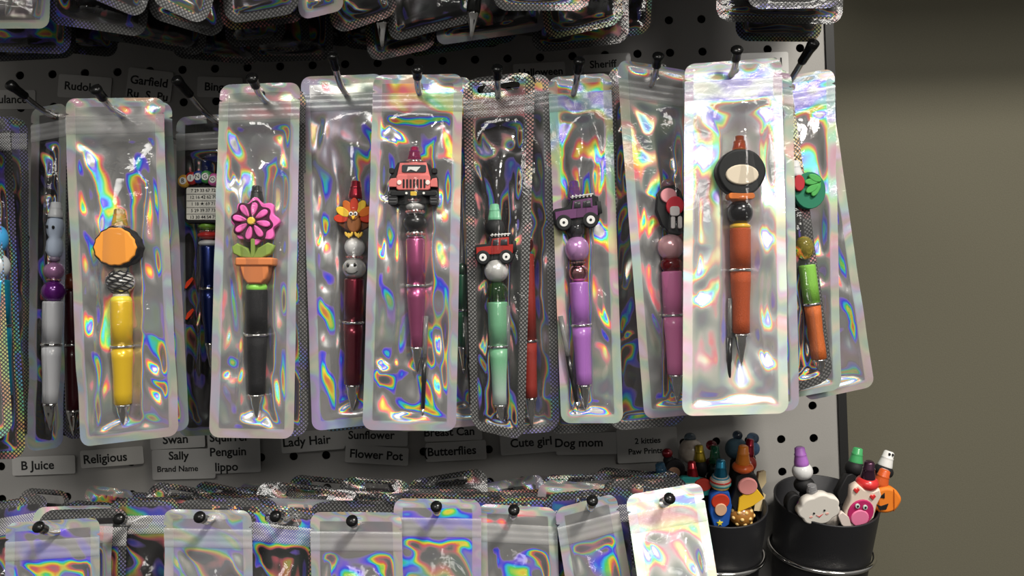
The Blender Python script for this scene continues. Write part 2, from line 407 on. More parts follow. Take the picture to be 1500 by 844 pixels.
def bag(label, corners, dep, style='holo', hole=None, seed=0, pen=None, T=22., res=1.5, group=None, slot=False, wr=1.0, hdr=(11., 22.), curl=0., bow=0., seal=5.4, zipp=True, kind=None):
    """flat zip pouch. corners: px of TL, TR, BR, BL. dep: mm in front of the board at top and bottom.
    pen: (x_px at pen middle, y_px of pen top, y_px of pen bottom) makes the pouch bulge round it."""
    rng = np.random.default_rng(seed*7+3)
    TL, TR, BR, BL = [np.array(P(c[0], c[1], d)) for c, d in zip(corners, (dep[0], dep[0], dep[1], dep[1]))]
    Wt, Wb = np.linalg.norm(TR-TL)*1000, np.linalg.norm(BR-BL)*1000
    H_ = np.linalg.norm((BL+BR-TL-TR)/2)*1000; W_ = (Wt+Wb)/2
    n = np.cross(TR-TL, BL-TL); n /= np.linalg.norm(n)
    if n[1] > 0: n = -n
    def S(x, y, h):
        u = (x/W_+.5)[:, None]; v = (y/H_)[:, None]
        p = (TL*(1-u)+TR*u)*(1-v) + (BL*(1-u)+BR*u)*v
        off = h + bow*np.sin(np.pi*v[:, 0]) + curl*(np.clip(1-v[:, 0]*H_/45, 0, 1)**2)
        return p + n[None, :]*(off*.001)[:, None]
    def to_mm(px, py):                             # px to bag coordinates, good enough for the flat pouch
        tl, tr, br, bl = [np.array(c, float) for c in corners]
        v = .5; u = .5
        for _ in range(12):
            l = tl*(1-v)+bl*v; r_ = tr*(1-v)+br*v; u = np.dot(np.array([px, py])-l, r_-l)/np.dot(r_-l, r_-l)
            a = tl*(1-u)+tr*u; b_ = bl*(1-u)+br*u; v = np.dot(np.array([px, py])-a, b_-a)/np.dot(b_-a, b_-a)
        return (u-.5)*W_, v*H_
    if hole is None: hmm = (0., 6.)
    else: hmm = to_mm(*hole)
    hl = (9. if slot else 0.); hr = (2.6 if slot else 2.5)
    hmm = (hmm[0] + (3 if slot else 0), max(hmm[1], hr+1.2))
    root = empty('pen_bag', S(np.array([hmm[0]]), np.array([hmm[1]]), np.array([0.]))[0], label, 'bag', group)
    z0, z1 = hdr if zipp else (0, 4)
    vp = pen and (to_mm(pen[0], pen[1]), to_mm(pen[0], pen[2]))
    hwI = W_/2-seal
    # coordinates of wrinkles are shared so front and back film look like one pouch
    seeds = rng.integers(1, 1e6, 8)
    def core(X, Y, E, which):
        inn = sstep(E, seal-.6, seal+5.)*sstep(Y, z1+.5, z1+8)
        if pen:
            (xt, yt), (xb, yb) = vp
            s = np.clip((Y-z1)/max(6, yt-z1), 0, 1); xc = xt+(xb-xt)*np.clip((Y-yt)/(yb-yt), -.3, 1.1)
            w = (hwI*1.02)*(1-s)+ (hwI*(.50 if which == 0 else .72))*s
            prof = np.clip(1-np.abs((X-xc)/w)**1.5, 0, 1)
            endf = 1-sstep(Y, yb-6, H_-seal-1)*.85
            bulge = T*.5*prof*(s**1.0)*endf
        else:
            bulge = T*.32*np.clip(1-(X/hwI)**2, 0, 1)*sstep(Y, z1, z1+30)
        g1 = lattice(np.random.default_rng(seeds[0+which]), X+3*np.sin(Y/17.), Y*.5, 19.)
        g2 = lattice(np.random.default_rng(seeds[2+which]), X, Y*.8, 8.0)
        g3 = np.abs(lattice(np.random.default_rng(seeds[4+which]), X*1.15+Y*.3+2.5*g1, Y*.8-X*.25, 25.))
        side = np.exp(-((E-seal-4)/6.)**2)
        rip = side*np.sin(Y/ (5.5+2*which) + 2*g1)*1.1
        amp = .38+.62*np.exp(-np.maximum(E-seal, 0)/6.5)
        return bulge*inn, inn*wr*(amp*(.85*g1+.22*g2-2.3*g3)+rip*1.2), inn
    hd = lambda X, Y, k: wr*.7*lattice(np.random.default_rng(seeds[6]), X, Y, 9.)*np.clip((z0-Y)/z0, 0, 1)*sstep(Y, -1, 3) + wr*.5*lattice(np.random.default_rng(seeds[7]), X*.6, Y, 22.)
    def hb(X, Y, E): b, w, i = core(X, Y, E, 0); return -b*.5 + w*.8 + hd(X, Y, 0)
    def hf(X, Y, E): b, w, i = core(X, Y, E, 1); return np.maximum(b + .8*w, -b*.3) + .35 + hd(X, Y, 0)
    hole_ = (hmm[0], hmm[1], hr, hl)
    dotted = style in ('dot', 'dark', 'dim')
    nt_ = None if dotted else z0-1.2
    rr = 9. if dotted else 6.
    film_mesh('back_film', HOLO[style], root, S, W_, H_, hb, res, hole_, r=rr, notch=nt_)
    film_mesh('front_film', FILMD if dotted else FILM, root, S, W_, H_, hf, res*1.15, hole_, r=rr, notch=nt_)
    if zipp:
        def hz(X, Y, E):
            q = (Y-z0)/(z1-z0); return hd(X, Y, 0) + .5 + .55*(np.abs(np.sin(q*PI*3.0))**.6) * np.where((q > .02) & (q < .98), 1, 0)
        film_mesh('zip_strip', ZIPD if dotted else ZIP, root, S, W_, 1e4, hz, .75, None, v0=z0, v1=z1, r=0)
    return root, S, to_mm
# ------------------------------------------------------------------ tables: labels and hooks
L0 = 'paper label on the pegboard '
LABELS = [
 (10, 146, 84, 28, [('mbulance', -2, 0, 12)], 'label ending in "bulance", cut by the left edge of the photo', 0),
 (124, 128, 78, 34, [('Rudolph', -2, 0, 12)], 'label reading "Rudolph" above the bag with the yellow pen', -4.5),
 (219, 124, 66, 44, [('Garfield', -1, -4, 12.5), ('Ru  S  Pu', -1, 16, 12)], 'tilted label with two lines, the first reading "Garfield"', -7),
 (322, 128, 66, 30, [('Bingo', -4, 0, 12)], 'label reading "Bingo" between two hooks of the upper left', -2),
 (790, 106, 76, 28, [('Halloween', 2, 0, 11)], 'label ending in "leen" behind the black hook tips', 3),
 (889, 92, 70, 26, [('Sheriff', -6, 2, 11)], 'label beginning "Sher" at the top of the board', 3),
 (1120, 94, 70, 34, [('21', 20, -2, 12)], 'label with a single digit showing beside the far right hook', 2),
 (64, 682, 92, 27, [('B Juice', -9, 0, 13)], 'label reading "B Juice" at the lower left', 2),
 (164, 670, 92, 26, [('Religious', -10, 1, 13)], 'label reading "Religious" under the bag with the yellow pen', 4.5),
 (260, 643, 80, 28, [('Swan', -3, 1, 13)], 'label reading "Swan" half hidden by a bag corner', 3),
 (269, 680, 92, 44, [('Sally', -7, -12, 12), ('Brand Name', -9, 7, 8.5)], 'label reading "Sally" and "Brand Name" beneath it', 1.5),
 (343, 660, 76, 66, [('Squirrel', -8, -19, 12.5), ('Penguin', -9, 2, 12.5), ('lippo', -12, 24, 12.5)], 'tall label with three lines, "Squirrel", "Penguin" and "lippo"', 2),
 (458, 646, 92, 30, [('Lady Hair', -9, 0, 13)], 'label reading "Lady Hair" between two black holes', 4.5),
 (550, 640, 94, 27, [('Sunflower', -6, -2, 12)], 'label reading "Sunflower" half hidden by bag bottoms', 0),
 (552, 667, 92, 26, [('Flower Pot', -1, 0, 12.5)], 'label reading "Flower Pot" below the sunflower one', -3.5),
 (664, 632, 84, 28, [('Breast Can', -6, 1, 12)], 'label beginning "Breast Ca" half hidden by bag bottoms', 2),
 (668, 661, 88, 28, [('(Butterflies', -9, 0, 12.5)], 'label reading "Butterflies" left of the single round hole', 3),
 (780, 648, 94, 32, [('Cute girl', -2, 0, 12.5)], 'label reading "Cute girl" under a dotted bag', 4.5),
 (860, 650, 90, 32, [('Dog mom', -12, -1, 12.5)], 'label reading "Dog mom" in the middle right', 1),
 (948, 652, 88, 50, [('2 kitties', 1, -6, 8.5), ('Paw Prints', -3, 9, 8.5)], 'label reading "2 kitties" and "Paw Prints" beside the cup', 3)]
HOOKS = [
 ((68, 163), 104, (12, 122), 'black tipped hook furthest left, bare rod curving down to the right', dict(up=30)),
 ((166, 160), 152, (138, 128), 'hook holding the bag with the yellow pen', dict(up=18)),
 ((308, 170), 112, (256, 114), 'hook with long bare rod over the dark bingo pen bag', dict(up=30)),
 ((382, 139), 152, (368, 112), 'hook holding the bag with the pink flower pen', dict(up=18)),
 ((499, 124), 142, (486, 78), 'hook with upright rod over the turkey pen bag', dict(up=20)),
 ((612, 127), 160, (611, 98), 'hook holding the bag with the pink off-road truck pen', dict(up=14)),
 ((729, 130), 138, (728, 97), 'hook in the slot of the dotted bag with the green pen', dict(up=16)),
 ((843, 124), 138, (849, 86), 'hook holding the bag with the purple truck pen', dict(up=18)),
 ((958, 114), 146, (965, 79), 'hook holding the bag with the pink pen', dict(up=16)),
 ((1075, 103), 162, (1080, 70), 'hook holding the shiniest silver bag at the right', dict(up=16)),
 ((1148, 130), 118, (1194, 60), 'hook furthest right, its rod curving up to the right', dict(up=36)),
 ((77, 780), 148, (54, 771), 'hook end over the lower left silver bag', dict(drop=.024, up=14)),
 ((188, 764), 122, (173, 760), 'hook end over the dark dotted bag of the lower row', dict(drop=.024, up=20)),
 ((304, 762), 148, (291, 757), 'hook end over the rosy bag of the lower row', dict(drop=.024, up=14)),
 ((416, 762), 134, (402, 756), 'hook end in the long slot of the lower rainbow edged bag', dict(drop=.024, up=18)),
 ((520, 770), 150, (515, 762), 'hook end over the pale bag below the flower pot label', dict(drop=.024, up=12)),
 ((640, 750), 146, (639, 741), 'hook end over the violet bag of the lower row', dict(drop=.024, up=12)),
 ((751, 757), 144, (753, 746), 'hook end over the greenish bag of the lower row', dict(drop=.024, up=12)),
 ((865, 744), 146, (868, 732), 'hook end over the tilted narrow bag of the lower row', dict(drop=.024, up=12)),
 ((972, 738), 152, (982, 729), 'hook end over the blown out white bag of the lower row', dict(drop=.024, up=12))]
# ------------------------------------------------------------------ pens
class Pen:
    """a pen lies along the local z axis; pieces are given by the pixels they cover along that axis"""
    def __init__(s, label, top, bot, dep, group=None, name='beaded_pen', cat='pen', spin=0., lean=0.):
        A = P(top[0], top[1], dep); B = P(bot[0], bot[1], dep+lean); ax = (A-B).normalized()
        yv = (Vector((0, 1, 0)) - ax*ax.y).normalized(); xv = yv.cross(ax)
        M = Matrix((xv, yv, ax)).transposed().to_4x4(); M.translation = B
        s.k = KS(dep+lean*.5); s.top = top; s.bot = bot; s.L = (A-B).length
        s.root = empty(name, label=label, cat=cat, group=group, mat=M)
        du = Vector((top[0]-bot[0], -(top[1]-bot[1]))); s.Lp = du.length; s.u = du.normalized(); s.r = Vector((s.u.y, -s.u.x))
        s.sc = s.L/s.Lp
    def z(s, py):        # pixel row on the axis -> local z
        return s.L*(s.bot[1]-py)/(s.bot[1]-s.top[1])
    def xz(s, px, py):
        d = Vector((px-s.bot[0], -(py-s.bot[1]))); return (d.dot(s.r)*s.sc, d.dot(s.u)*s.sc)
    def add(s, name, vf, m, parent=None, loc=None): return mkobj(name, vf[0], vf[1], m, parent or s.root, loc=loc)
    def prof(s, name, rows, m, parent=None, seg=28, label=None):
        """rows: (py, radius px) from top to bottom"""
        o = s.add(name, lathe([(max(r, .01)*s.sc, s.z(y)) for y, r in rows][::-1], seg), m, parent)
        if label: o['label'] = label
        return o
    def clicker(s, y0, y1, r, m):
        h = y1-y0; return s.prof('clicker', [(y0, .05), (y0, r*.5), (y0+h*.06, r*.68), (y0+h*.34, r*.74), (y0+h*.38, r*.84), (y0+h*.42, r*.8), (y0+h*.5, r*.82), (y0+h*.8, r*.98), (y0+h*.97, r), (y1, r*.93), (y1, .05)], m, seg=22)
    def bead(s, y0, y1, r, m, label=None):
        yc = (y0+y1)/2; hy = (y1-y0)/2
        return s.prof('bead', [(yc-hy*math.cos(PI*i/14), max(.02, r*math.sin(PI*i/14)**.9)) for i in range(15)], m, label=label)
    def spacer(s, y0, y1, r, m=None):
        yc = (y0+y1)/2; o = s.prof('spacer', [(y0, r*.75), (y0+.2*(y1-y0), r), (y1-.2*(y1-y0), r), (y1, r*.75)], m or M_chrome, seg=24)
        m2 = pl((.75, .3, .3), 'clear'); k = 14
        vf = merge(*[lathe(ball(min(r*.17, (y1-y0)*.36)*s.sc, 8, 6), 8, cx=r*.99*s.sc*math.cos(2*PI*i/k), cy=r*.99*s.sc*math.sin(2*PI*i/k), cz0=s.z(yc)) for i in range(k)])
        s.add('crystals', vf, m2, o); return o
    def barrel(s, y0, yr, y1, r, r1, m, m2=None):
        s.prof('barrel', [(y0, r*.7), (y0+.8, r*.96), (y0+3, r), ((y0+yr)/2, r*.99), (yr-2.2, r*.98)], m)
        s.prof('ring', [(yr-2.4, r*.9), (yr-2.2, r*1.05), (yr-.4, r*1.1), (yr+1.4, r*1.05), (yr+1.6, r*.9)], M_chrome)
        H = y1-yr; s.prof('barrel', [(yr+1.4, r*.98), (yr+H*.2, r*.96), (yr+H*.5, r*.86), (yr+H*.8, r1*1.0), (y1-.6, r1), (y1, r1*.85)], m2 or m)
    def tip(s, y0, y1, r):
        h = y1-y0; s.prof('tip', [(y0, r), (y0+h*.1, r*.98), (y0+h*.12, r*.9), (y0+h*.35, r*.75), (y0+h*.7, r*.4), (y0+h*.88, r*.24), (y0+h*.9, r*.15), (y1, r*.08)], M_chrome)
    def plate(s, name, pts, m, y0, y1, parent=None, bev=.0004, label=None, cat=None):
        """a flat rubber piece: px outline, depth range in mm off the axis towards the camera"""
        o = s.add(name, slab([s.xz(*p) for p in pts], -y0*.001, -y1*.001, bev), m, parent)
        if label: o['label'] = label
        return o
def E(cx, cy, rx, ry, rot=0, n=22): return ell(cx, cy, rx, ry, n, rot=rot)
def RR(x0, y0, x1, y1, r): return rrect(x0, y0, x1, y1, r)
def refill(label, top, bot, dep, frac=.42):
    p = Pen(label, top, bot, dep, 'spare ink refills inside the bags', 'ink_refill', 'refill')
    t, b = top[1], bot[1]; y = t+(b-t)*frac
    p.prof('tube', [(t, 3.6), (y, 3.6)], MILK, seg=14)
    p.prof('ink_barrel', [(y, 3.9), (y+(b-t)*.22, 3.9), (y+(b-t)*.24, 3.1), (b-14, 3.3)], pl(BLACK), seg=14)
    p.prof('tip', [(b-14, 2.6), (b-5, 2.2), (b, .7)], M_chrome, seg=12)
MILK = mat('milky_tube', (.45, .45, .44), .2, trans=.7)
ORG = (.85, .33, .05); 

# ------------------------------------------------------------------ hooks
def hook(hang, dh, tip, label, up=None, base=None, group='black tipped hooks of the pegboard', drop=.004):
    """hang: px where the bags hang, dh: mm off the board there; tip: px of the black cap's end"""
    A = P(hang[0], hang[1]+2, dh); B = P(tip[0], tip[1], dh+(up or 22))
    R = Vector((A.x, -.001, A.z-drop))
    root = empty('peg_hook', R, label, 'hook', group)
    C_ = Vector((A.x, A.y+.012, A.z-.0008)); pts = [R, Vector((A.x, -.02, A.z-drop*(1-.02/(-C_.y))))]
    pts += [C_]
    for i in range(1, 7):
        t = i/6.; pts.append(C_*(1-t)**2 + (A+Vector((0, -.004, -.0010)))*2*t*(1-t) + (A*.35+B*.65)*t*t)
    cap0 = pts[-1]; dirv = (B-cap0).normalized()
    loc = lambda L: [p-R for p in L]
    rad = .0019
    v, f = tube(loc(pts + [cap0+dirv*.003]), rad, 12); mkobj('rod', v, f, M_hook, root)
    L = (B-cap0).length; c0 = cap0 - dirv*.003
    cp = [c0, c0+dirv*.0008] + [c0+dirv*(.003+ (L-.001)*q) for q in (0, .5, .8)] + [B-dirv*.0012, B-dirv*.0003, B]
    v, f = tube(loc(cp), [.0022, .0027, .0027, .0028, .0034, .0034, .0022, .0004], 14); mkobj('cap', v, f, M_cap, root)
    v, f = tube(loc([R, R+Vector((0, -.0022, 0))]), .0052, 14); mkobj('base_plate', v, f, M_hook, root)
    return root

# ------------------------------------------------------------------ paper labels
M_paper = mat('label_paper', (.52, .51, .49), .38, 0, .5, coat=.15)
def plabel(px, py, w, h, lines, label, rot=1.5, cr=3, d=0.5, cat='label'):
    """px, py: label centre; lines: (text, dx, dy, cap height px)"""
    k = KS(0); c = P(px, py, d); a = math.radians(rot)-ROLL
    M = Matrix.Rotation(-a, 4, 'Y'); M.translation = c
    root = empty('paper_label', label=label, cat=cat, group='paper name labels on the pegboard', mat=M)
    v, f = slab(rrect(-w/2*k, -h/2*k, w/2*k, h/2*k, cr*k), -.00006, .0001, .00003); mkobj('backing', v, f, M_paper, root, smooth=False)
    for s, dx, dy, sz in lines:
        me = text_mesh(s, sz*k*1.38, .00003, bold=sz*k*.032); me.materials.append(M_ink)
        xs = [q.co.x for q in me.vertices]
        o = bpy.data.objects.new('lettering', me); COL.objects.link(o); o.parent = root
        o.rotation_euler = (PI/2, 0, 0); o.location = (dx*k, -.00011, -dy*k)
for i, a in enumerate(LABELS): plabel(*a[:5], a[5], *a[6:], d=.45+.22*i)   # later labels overlap earlier ones

for a in HOOKS: hook(*a[:4], **(a[4] if len(a) > 4 else {}))
# ------------------------------------------------------------------ main row of bags and the pens in them
T_ = lambda *a: a
# far left
bag('dark dotted bag hanging furthest left behind a blue one', [(-60, 168), (40, 172), (46, 640), (-40, 650)], (84, 80), 'dark', (-8, 180), 1, res=2)
bag('dark dotted bag cut by the left edge with a cyan pen', [(-95, 175), (14, 168), (38, 672), (-85, 676)], (128, 134), 'dim', (-40, 188), 2, pen=(4, 410, 612), res=1.8)
bag('blue glinting bag edge beside the cyan pen', [(-110, 165), (-5, 190), (18, 640), (-100, 660)], (142, 150), 'dot', (-55, 180), 302, res=2)
p = Pen('cyan pen cut off by the left edge of the photo', (-4, 330), (6, 622), 142)
p.bead(330, 370, 14, pl((.05, .3, .6))); p.bead(372, 408, 15, pl((.7, .75, .8), 'pearl')); p.barrel(410, 478, 580, 14, 12, pl((.02, .38, .62), 'paint')); p.tip(580, 622, 10)
bag('dark clear bag with the grey white pen and purple beads', [(46, 160), (98, 150), (92, 655), (40, 662)], (96, 100), 'smoke', (70, 166), 3, pen=(78, 296, 632), res=1.8)
p = Pen('pale grey pen with purple beads and a little figure', (82, 296), (74, 632), 98)
p.clicker(296, 319, 10, pl((.72, .74, .76))); c = p.prof('charm', [(318, 5), (322, 10), (330, 12), (342, 11), (348, 8), (354, 11), (368, 12), (374, 9), (378, 5)], pl((.5, .58, .72), 'rubber'), label='pale blue rounded figure bead')
for q in ((76, 333), (85, 334)): p.plate('eye', E(q[0], q[1], 1.5, 2.6), pl(BLACK), 6.2, 3, c)
p.bead(374, 384, 8, pl((.25, .2, .28))); p.bead(384, 410, 14.5, pl((.45, .22, .42), 'pearl')); p.spacer(408, 412, 9); p.bead(411, 443, 16.5, pl((.13, .015, .2), 'pearl'))
p.barrel(441, 505, 590, 14.5, 12, pl((.5, .51, .54))); p.tip(590, 632, 11)
# dark bag behind, between the first two
bag('dark bag behind the yellow pen bag, dark red pen inside', [(84, 172), (150, 168), (140, 640), (92, 645)], (78, 76), 'dark', (118, 180), 4, pen=(106, 410, 640), res=2)
p = Pen('dark red pen half hidden left of the yellow pen bag', (104, 400), (108, 640), 80)
p.bead(400, 425, 11, pl((.25, .05, .02))); p.barrel(425, 505, 600, 12, 10, pl((.06, .006, .012))); p.tip(600, 640, 9)
# yellow pen
bag('bag edge behind the bag with the yellow pen', [(112, 148), (251, 150), (277, 630), (128, 646)], (124, 134), 'holo', (180, 158), 5, res=2)
bag('silver holographic bag with the yellow pen', [(94, 143), (238, 141), (262, 638), (118, 655)], (142, 154), 'holo', (165, 160), 6, pen=(178, 306, 628), curl=-2)
p = Pen('yellow pen with a plain orange charm and zebra bead', (175, 306), (181, 629), 149)
p.clicker(306, 331, 11, pl((.75, .5, .08), 'clear')); p.spacer(330, 336, 12)
pts = []
for i in range(44):
    a = 2*PI*i/44; r = 1+.025*math.cos(14*a)-.07*max(0, -math.sin(a))*math.cos(2*a)
    pts.append((177+33*math.cos(a)*r, 363+29*math.sin(a)*r))
c = p.plate('charm', pts, pl(BLACK, 'rubber'), 6.0, -1.5, label='plain orange rubber charm with a black edge'); p.plate('face_disc', [(177+(x-177)*.93, 363+(y-363)*.92) for x, y in pts], pl(ORG, 'rubber'), 7.2, 5.5, c, .0008)
p.bead(388, 400, 9, pl((.7, .65, .5))); b = p.bead(396, 431, 19, pl((.7, .69, .66), 'pearl'), 'silver bead with black zebra stripes')
for i in range(9):
    y = 399+3.6*i; V = []
    for k in range(26):
        a = PI+PI*k/25; yy = y+1.3*math.sin(k*.7+i*1.9); rr = 19*math.sqrt(max(0.05, 1-((yy-413.5)/17.5)**2)**.9)*1.02
        V.append((rr*math.cos(a)*p.sc, rr*math.sin(a)*p.sc, p.z(yy)))
    vf = tube(V, [.0002+.00042*math.sin(PI*k/25) for k in range(26)], 6); p.add('stripe', vf, pl(BLACK), b)
p.bead(426, 440, 11, pl((.7, .65, .5))); p.bead(431, 450, 14.5, pl((.85, .72, .05)))
p.barrel(440, 508, 592, 15, 12.5, mat('yellow_paint', (.80, .52, .02), .25, .25, coat=.5)); p.tip(592, 629, 10.5)
# bingo
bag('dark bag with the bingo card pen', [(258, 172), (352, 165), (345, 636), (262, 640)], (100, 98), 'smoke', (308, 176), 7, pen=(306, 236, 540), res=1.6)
p = Pen('navy pen with the bingo card charm', (303, 235), (309, 542), 104)
p.clicker(235, 262, 10, pl((.02, .04, .22), 'clear'))
c = p.plate('charm', RR(277, 274, 334, 328, 5), pl(BLACK, 'rubber'), 7, 1, label='white bingo card with rows of numbers')
p.plate('card', RR(280, 277, 331, 324, 3), pl((.7, .69, .62), 'rubber'), 7.8, 6.8, c)
def ptext(p, s, px, py, size, m, off, parent, rot=0.):
    me = text_mesh(s, size*1.38*p.sc, .00004, bold=size*p.sc*.01); me.materials.append(m)
    o = bpy.data.objects.new('lettering', me); COL.objects.link(o); o.parent = parent
    x, z = p.xz(px, py); o.location = (x, -off*.001, z); o.rotation_euler = (PI/2, -rot, 0); return o
for i, row in enumerate(['7 29 33 67 72', '12 16 42 62 70', '1 18 \u2605 69 71', '5 29 39 37 73', '13 30 44 54 75']):
    ptext(p, row, 305, 281.5+9.6*i, 4.6, M_ink, 7.95, c)
    if i: p.plate('rule_line', RR(281, 276.8+9.6*i, 330, 277.4+9.6*i, .2), pl(BLACK, 'rubber'), 7.95, 7.6, c, .00002)
for q, ch, cl in (((277, 268), 'B', (.65, .35, .05)), ((288, 264), 'I', (.4, .02, .02)), ((298, 262), 'N', (.02, .04, .2)), ((309, 262), 'G', (.05, .25, .06)), ((320, 266), 'O', (.5, .1, .3))):
    o = p.plate('bingo_ball', E(q[0], q[1], 9, 9.5), pl(cl), 9.4, 4, c, .0015); p.plate('dot', E(q[0], q[1], 5, 5.3), pl((.75, .75, .72)), 9.8, 9, c, .0002); ptext(p, ch, q[0], q[1], 6, M_ink, 9.85, c)
p.bead(325, 338, 14, pl((.2, .42, .05))); p.spacer(337, 341, 11); p.bead(339, 351, 15, pl((.55, .03, .03))); p.bead(351, 362, 14, pl((.7, .7, .7))); p.barrel(360, 423, 502, 13, 8, pl((.015, .03, .16), 'paint')); p.tip(502, 542, 8)
for i, q in enumerate(((272, 415), (273, 461))):
    o = p.plate('flame_print', [(q[0]-5, q[1]+7), (q[0]-2, q[1]-2), (q[0]+6, q[1]-9), (q[0]+8, q[1]-6), (q[0]+3, q[1]+2), (q[0]-2, q[1]+8)], pl((.75, .06, .02)), -3, -4, None, .0002)
# flower pot
bag('bag with dotted edge behind the flower pen bag', [(340, 130), (447, 128), (452, 640), (330, 636)], (128, 128), 'dot', (392, 140), 8, res=2)
bag('silver holographic bag with the flower pot pen', [(322, 124), (440, 121), (430, 643), (306, 641)], (142, 152), 'soft', (383, 139), 9, pen=(376, 273, 617))
p = Pen('black pen with the pink flower in a clay pot', (376, 272), (376, 618), 148)
p.clicker(272, 296, 10, pl((.02, .022, .02)))
c = p.prof('charm', [(300, 2), (304, 6), (345, 7), (380, 4)], pl((.16, .22, .05), 'rubber'), label='pink daisy with leaves in a clay pot')
cx, cy = 373, 325; pk = pl((.86, .16, .5), 'rubber'); dk = pl((.06, .01, .03), 'rubber')
pts = [(cx+4+36*(.88+.10*math.cos(8*a))*math.cos(a), cy+36*(.88+.10*math.cos(8*a))*math.sin(a)) for a in [2*PI*i/80 for i in range(80)]]
p.plate('flower_back', pts, pk, 4.2, .5, c, .0006)
p.plate('flower_outline', [(cx+30.5*(.93+.09*math.cos(8*(a-.2)))*math.cos(a), cy+30.5*(.93+.09*math.cos(8*(a-.2)))*math.sin(a)) for a in [2*PI*i/80 for i in range(80)]], dk, 4.9, 4, c, .0003)
for i in range(8):
    a = 2*PI*i/8+.2; q = [(cx+math.cos(a)*(17.5+10*math.cos(t))-math.sin(a)*(4.5*math.sin(t)*(1+.35*math.cos(t))), cy+math.sin(a)*(17.5+10*math.cos(t))+math.cos(a)*(4.5*math.sin(t)*(1+.35*math.cos(t)))) for t in [2*PI*k/20 for k in range(20)]]
    p.plate('petal', q, pk, 6.3, 4.6, c, .0007)
p.plate('flower_centre', E(cx, cy, 5.6, 5.6), pl((.85, .6, .08), 'rubber'), 7.2, 5, c, .0007)
gr = pl((.23, .33, .07), 'rubber')
p.plate('leaf', [(374, 378), (366, 364), (352, 357), (344, 362), (346, 372), (358, 378)], gr, 5.5, 1, c, .0008); p.plate('leaf', [(374, 378), (382, 364), (396, 356), (405, 360), (401, 372), (388, 379)], gr, 5.5, 1, c, .0008)
p.plate('stem', RR(371, 350, 377, 378, 2), gr, 5, 1, c)
tc_ = pl((.60, .2, .07), 'rubber'); p.plate('pot', [(356, 384), (400, 384), (395, 408), (388, 416), (368, 416), (361, 408)], tc_, 7, -5, c, .0012); p.plate('pot_rim', RR(351, 378, 405, 390, 3), tc_, 8, -6, c, .001)
p.bead(412, 430, 15, pl((.3, .75, .1))); p.barrel(424, 491, 577, 15.5, 12.5, pl((.010, .010, .012), 'glitter')); p.tip(577, 618, 11)
# turkey
bag('pale bag behind the turkey pen bag', [(447, 118), (566, 112), (590, 622), (468, 634)], (112, 114), 'dot', (510, 130), 10, res=2)
bag('holographic bag with the turkey pen', [(440, 112), (561, 108), (585, 618), (457, 632)], (126, 134), 'holo', (499, 124), 11, pen=(519, 266, 602))
p = Pen('burgundy pen with the turkey charm and smiling bead', (521, 265), (516, 603), 132)
p.clicker(265, 291, 10, pl((.35, .01, .03), 'paint')); c = p.prof('charm', [(290, 2), (294, 5), (338, 6), (345, 3)], pl((.2, .07, .02), 'rubber'), label='turkey with fanned tail feathers')
cx, cy = 521, 322
p.plate('tail_back', [(cx+26*math.cos(a)*(1+.05*math.cos(7*a)), cy-2+26*math.sin(a)*(1 if a > PI else .75)) for a in [2*PI*i/50 for i in range(50)]], pl((.14, .05, .02), 'rubber'), 3.4, .5, c)
for i in range(7):
    a = PI+ (i)*PI/6; cl = [(.6, .05, .02), (.88, .58, .05), (.72, .17, .02), (.6, .05, .02), (.88, .58, .05), (.72, .17, .02), (.6, .05, .02)][i]
    a += .0; r0 = 19
    p.plate('tail_feather', E(cx+math.cos(a)*r0, cy-1+math.sin(a)*r0*1.0, 11, 6.3, a), pl(cl, 'rubber'), 4.6+.25*(i % 2), 3, c, .0005)
p.plate('body', E(cx, cy+7, 10.5, 13), pl((.28, .1, .03), 'rubber'), 6.4, 3, c, .001); p.plate('head', E(cx, cy-5, 7.5, 8), pl((.3, .11, .03), 'rubber'), 7, 4, c, .001)
for s in (-1, 1):
    p.plate('eye', E(cx+s*3.3, cy-7, 2.9, 3.1), pl((.8, .8, .78)), 7.6, 6.5, c, .0002); p.plate('pupil', E(cx+s*3.1, cy-6.8, 1.5, 1.6), pl(BLACK), 7.8, 7.4, c, .0001)
    for t in (-4, 0, 4): p.plate('toe', E(cx+s*7+t*.9, cy+24-abs(t)*.4, 1.8, 4, t*.12), pl((.85, .55, .08), 'rubber'), 6.6, 4, c, .0003)
p.plate('beak', [(cx-3, cy-4), (cx+3, cy-4), (cx, cy+2)], pl((.85, .5, .05), 'rubber'), 8, 6.5, c, .0003)
p.bead(347, 377, 15, pl((.72, .71, .68), 'marble')); p.spacer(374, 380, 11); b = p.bead(378, 409, 17, pl((.62, .62, .6), 'pearl'), 'silver bead with a smiling face')
def smile(p, b, cx, cy, r):
    for s in (-1, 1): 
        y = -math.sqrt(max(0, r*r-25-9))*p.sc; x, z = p.xz(cx+s*5, cy-4)
        p.add('eye', lathe(ball(.0010, 10, 6, 1.4), 10, x, z, y), pl(BLACK), b)
    V = []
    for k in range(13):
        t = PI*(.12+.76*k/12); dx, dy = 9*math.cos(t), 2+6*math.sin(t); x, z = p.xz(cx+dx, cy+dy); V.append((x, -math.sqrt(max(1, r*r-dx*dx-dy*dy))*p.sc*1.07, z))
    p.add('mouth', tube(V, .00036, 6), pl(BLACK), b)
smile(p, b, 518, 393, 16.5)
p.barrel(408, 473, 563, 14.5, 12.5, pl((.17, .008, .025), 'paint')); p.tip(563, 603, 10.5)
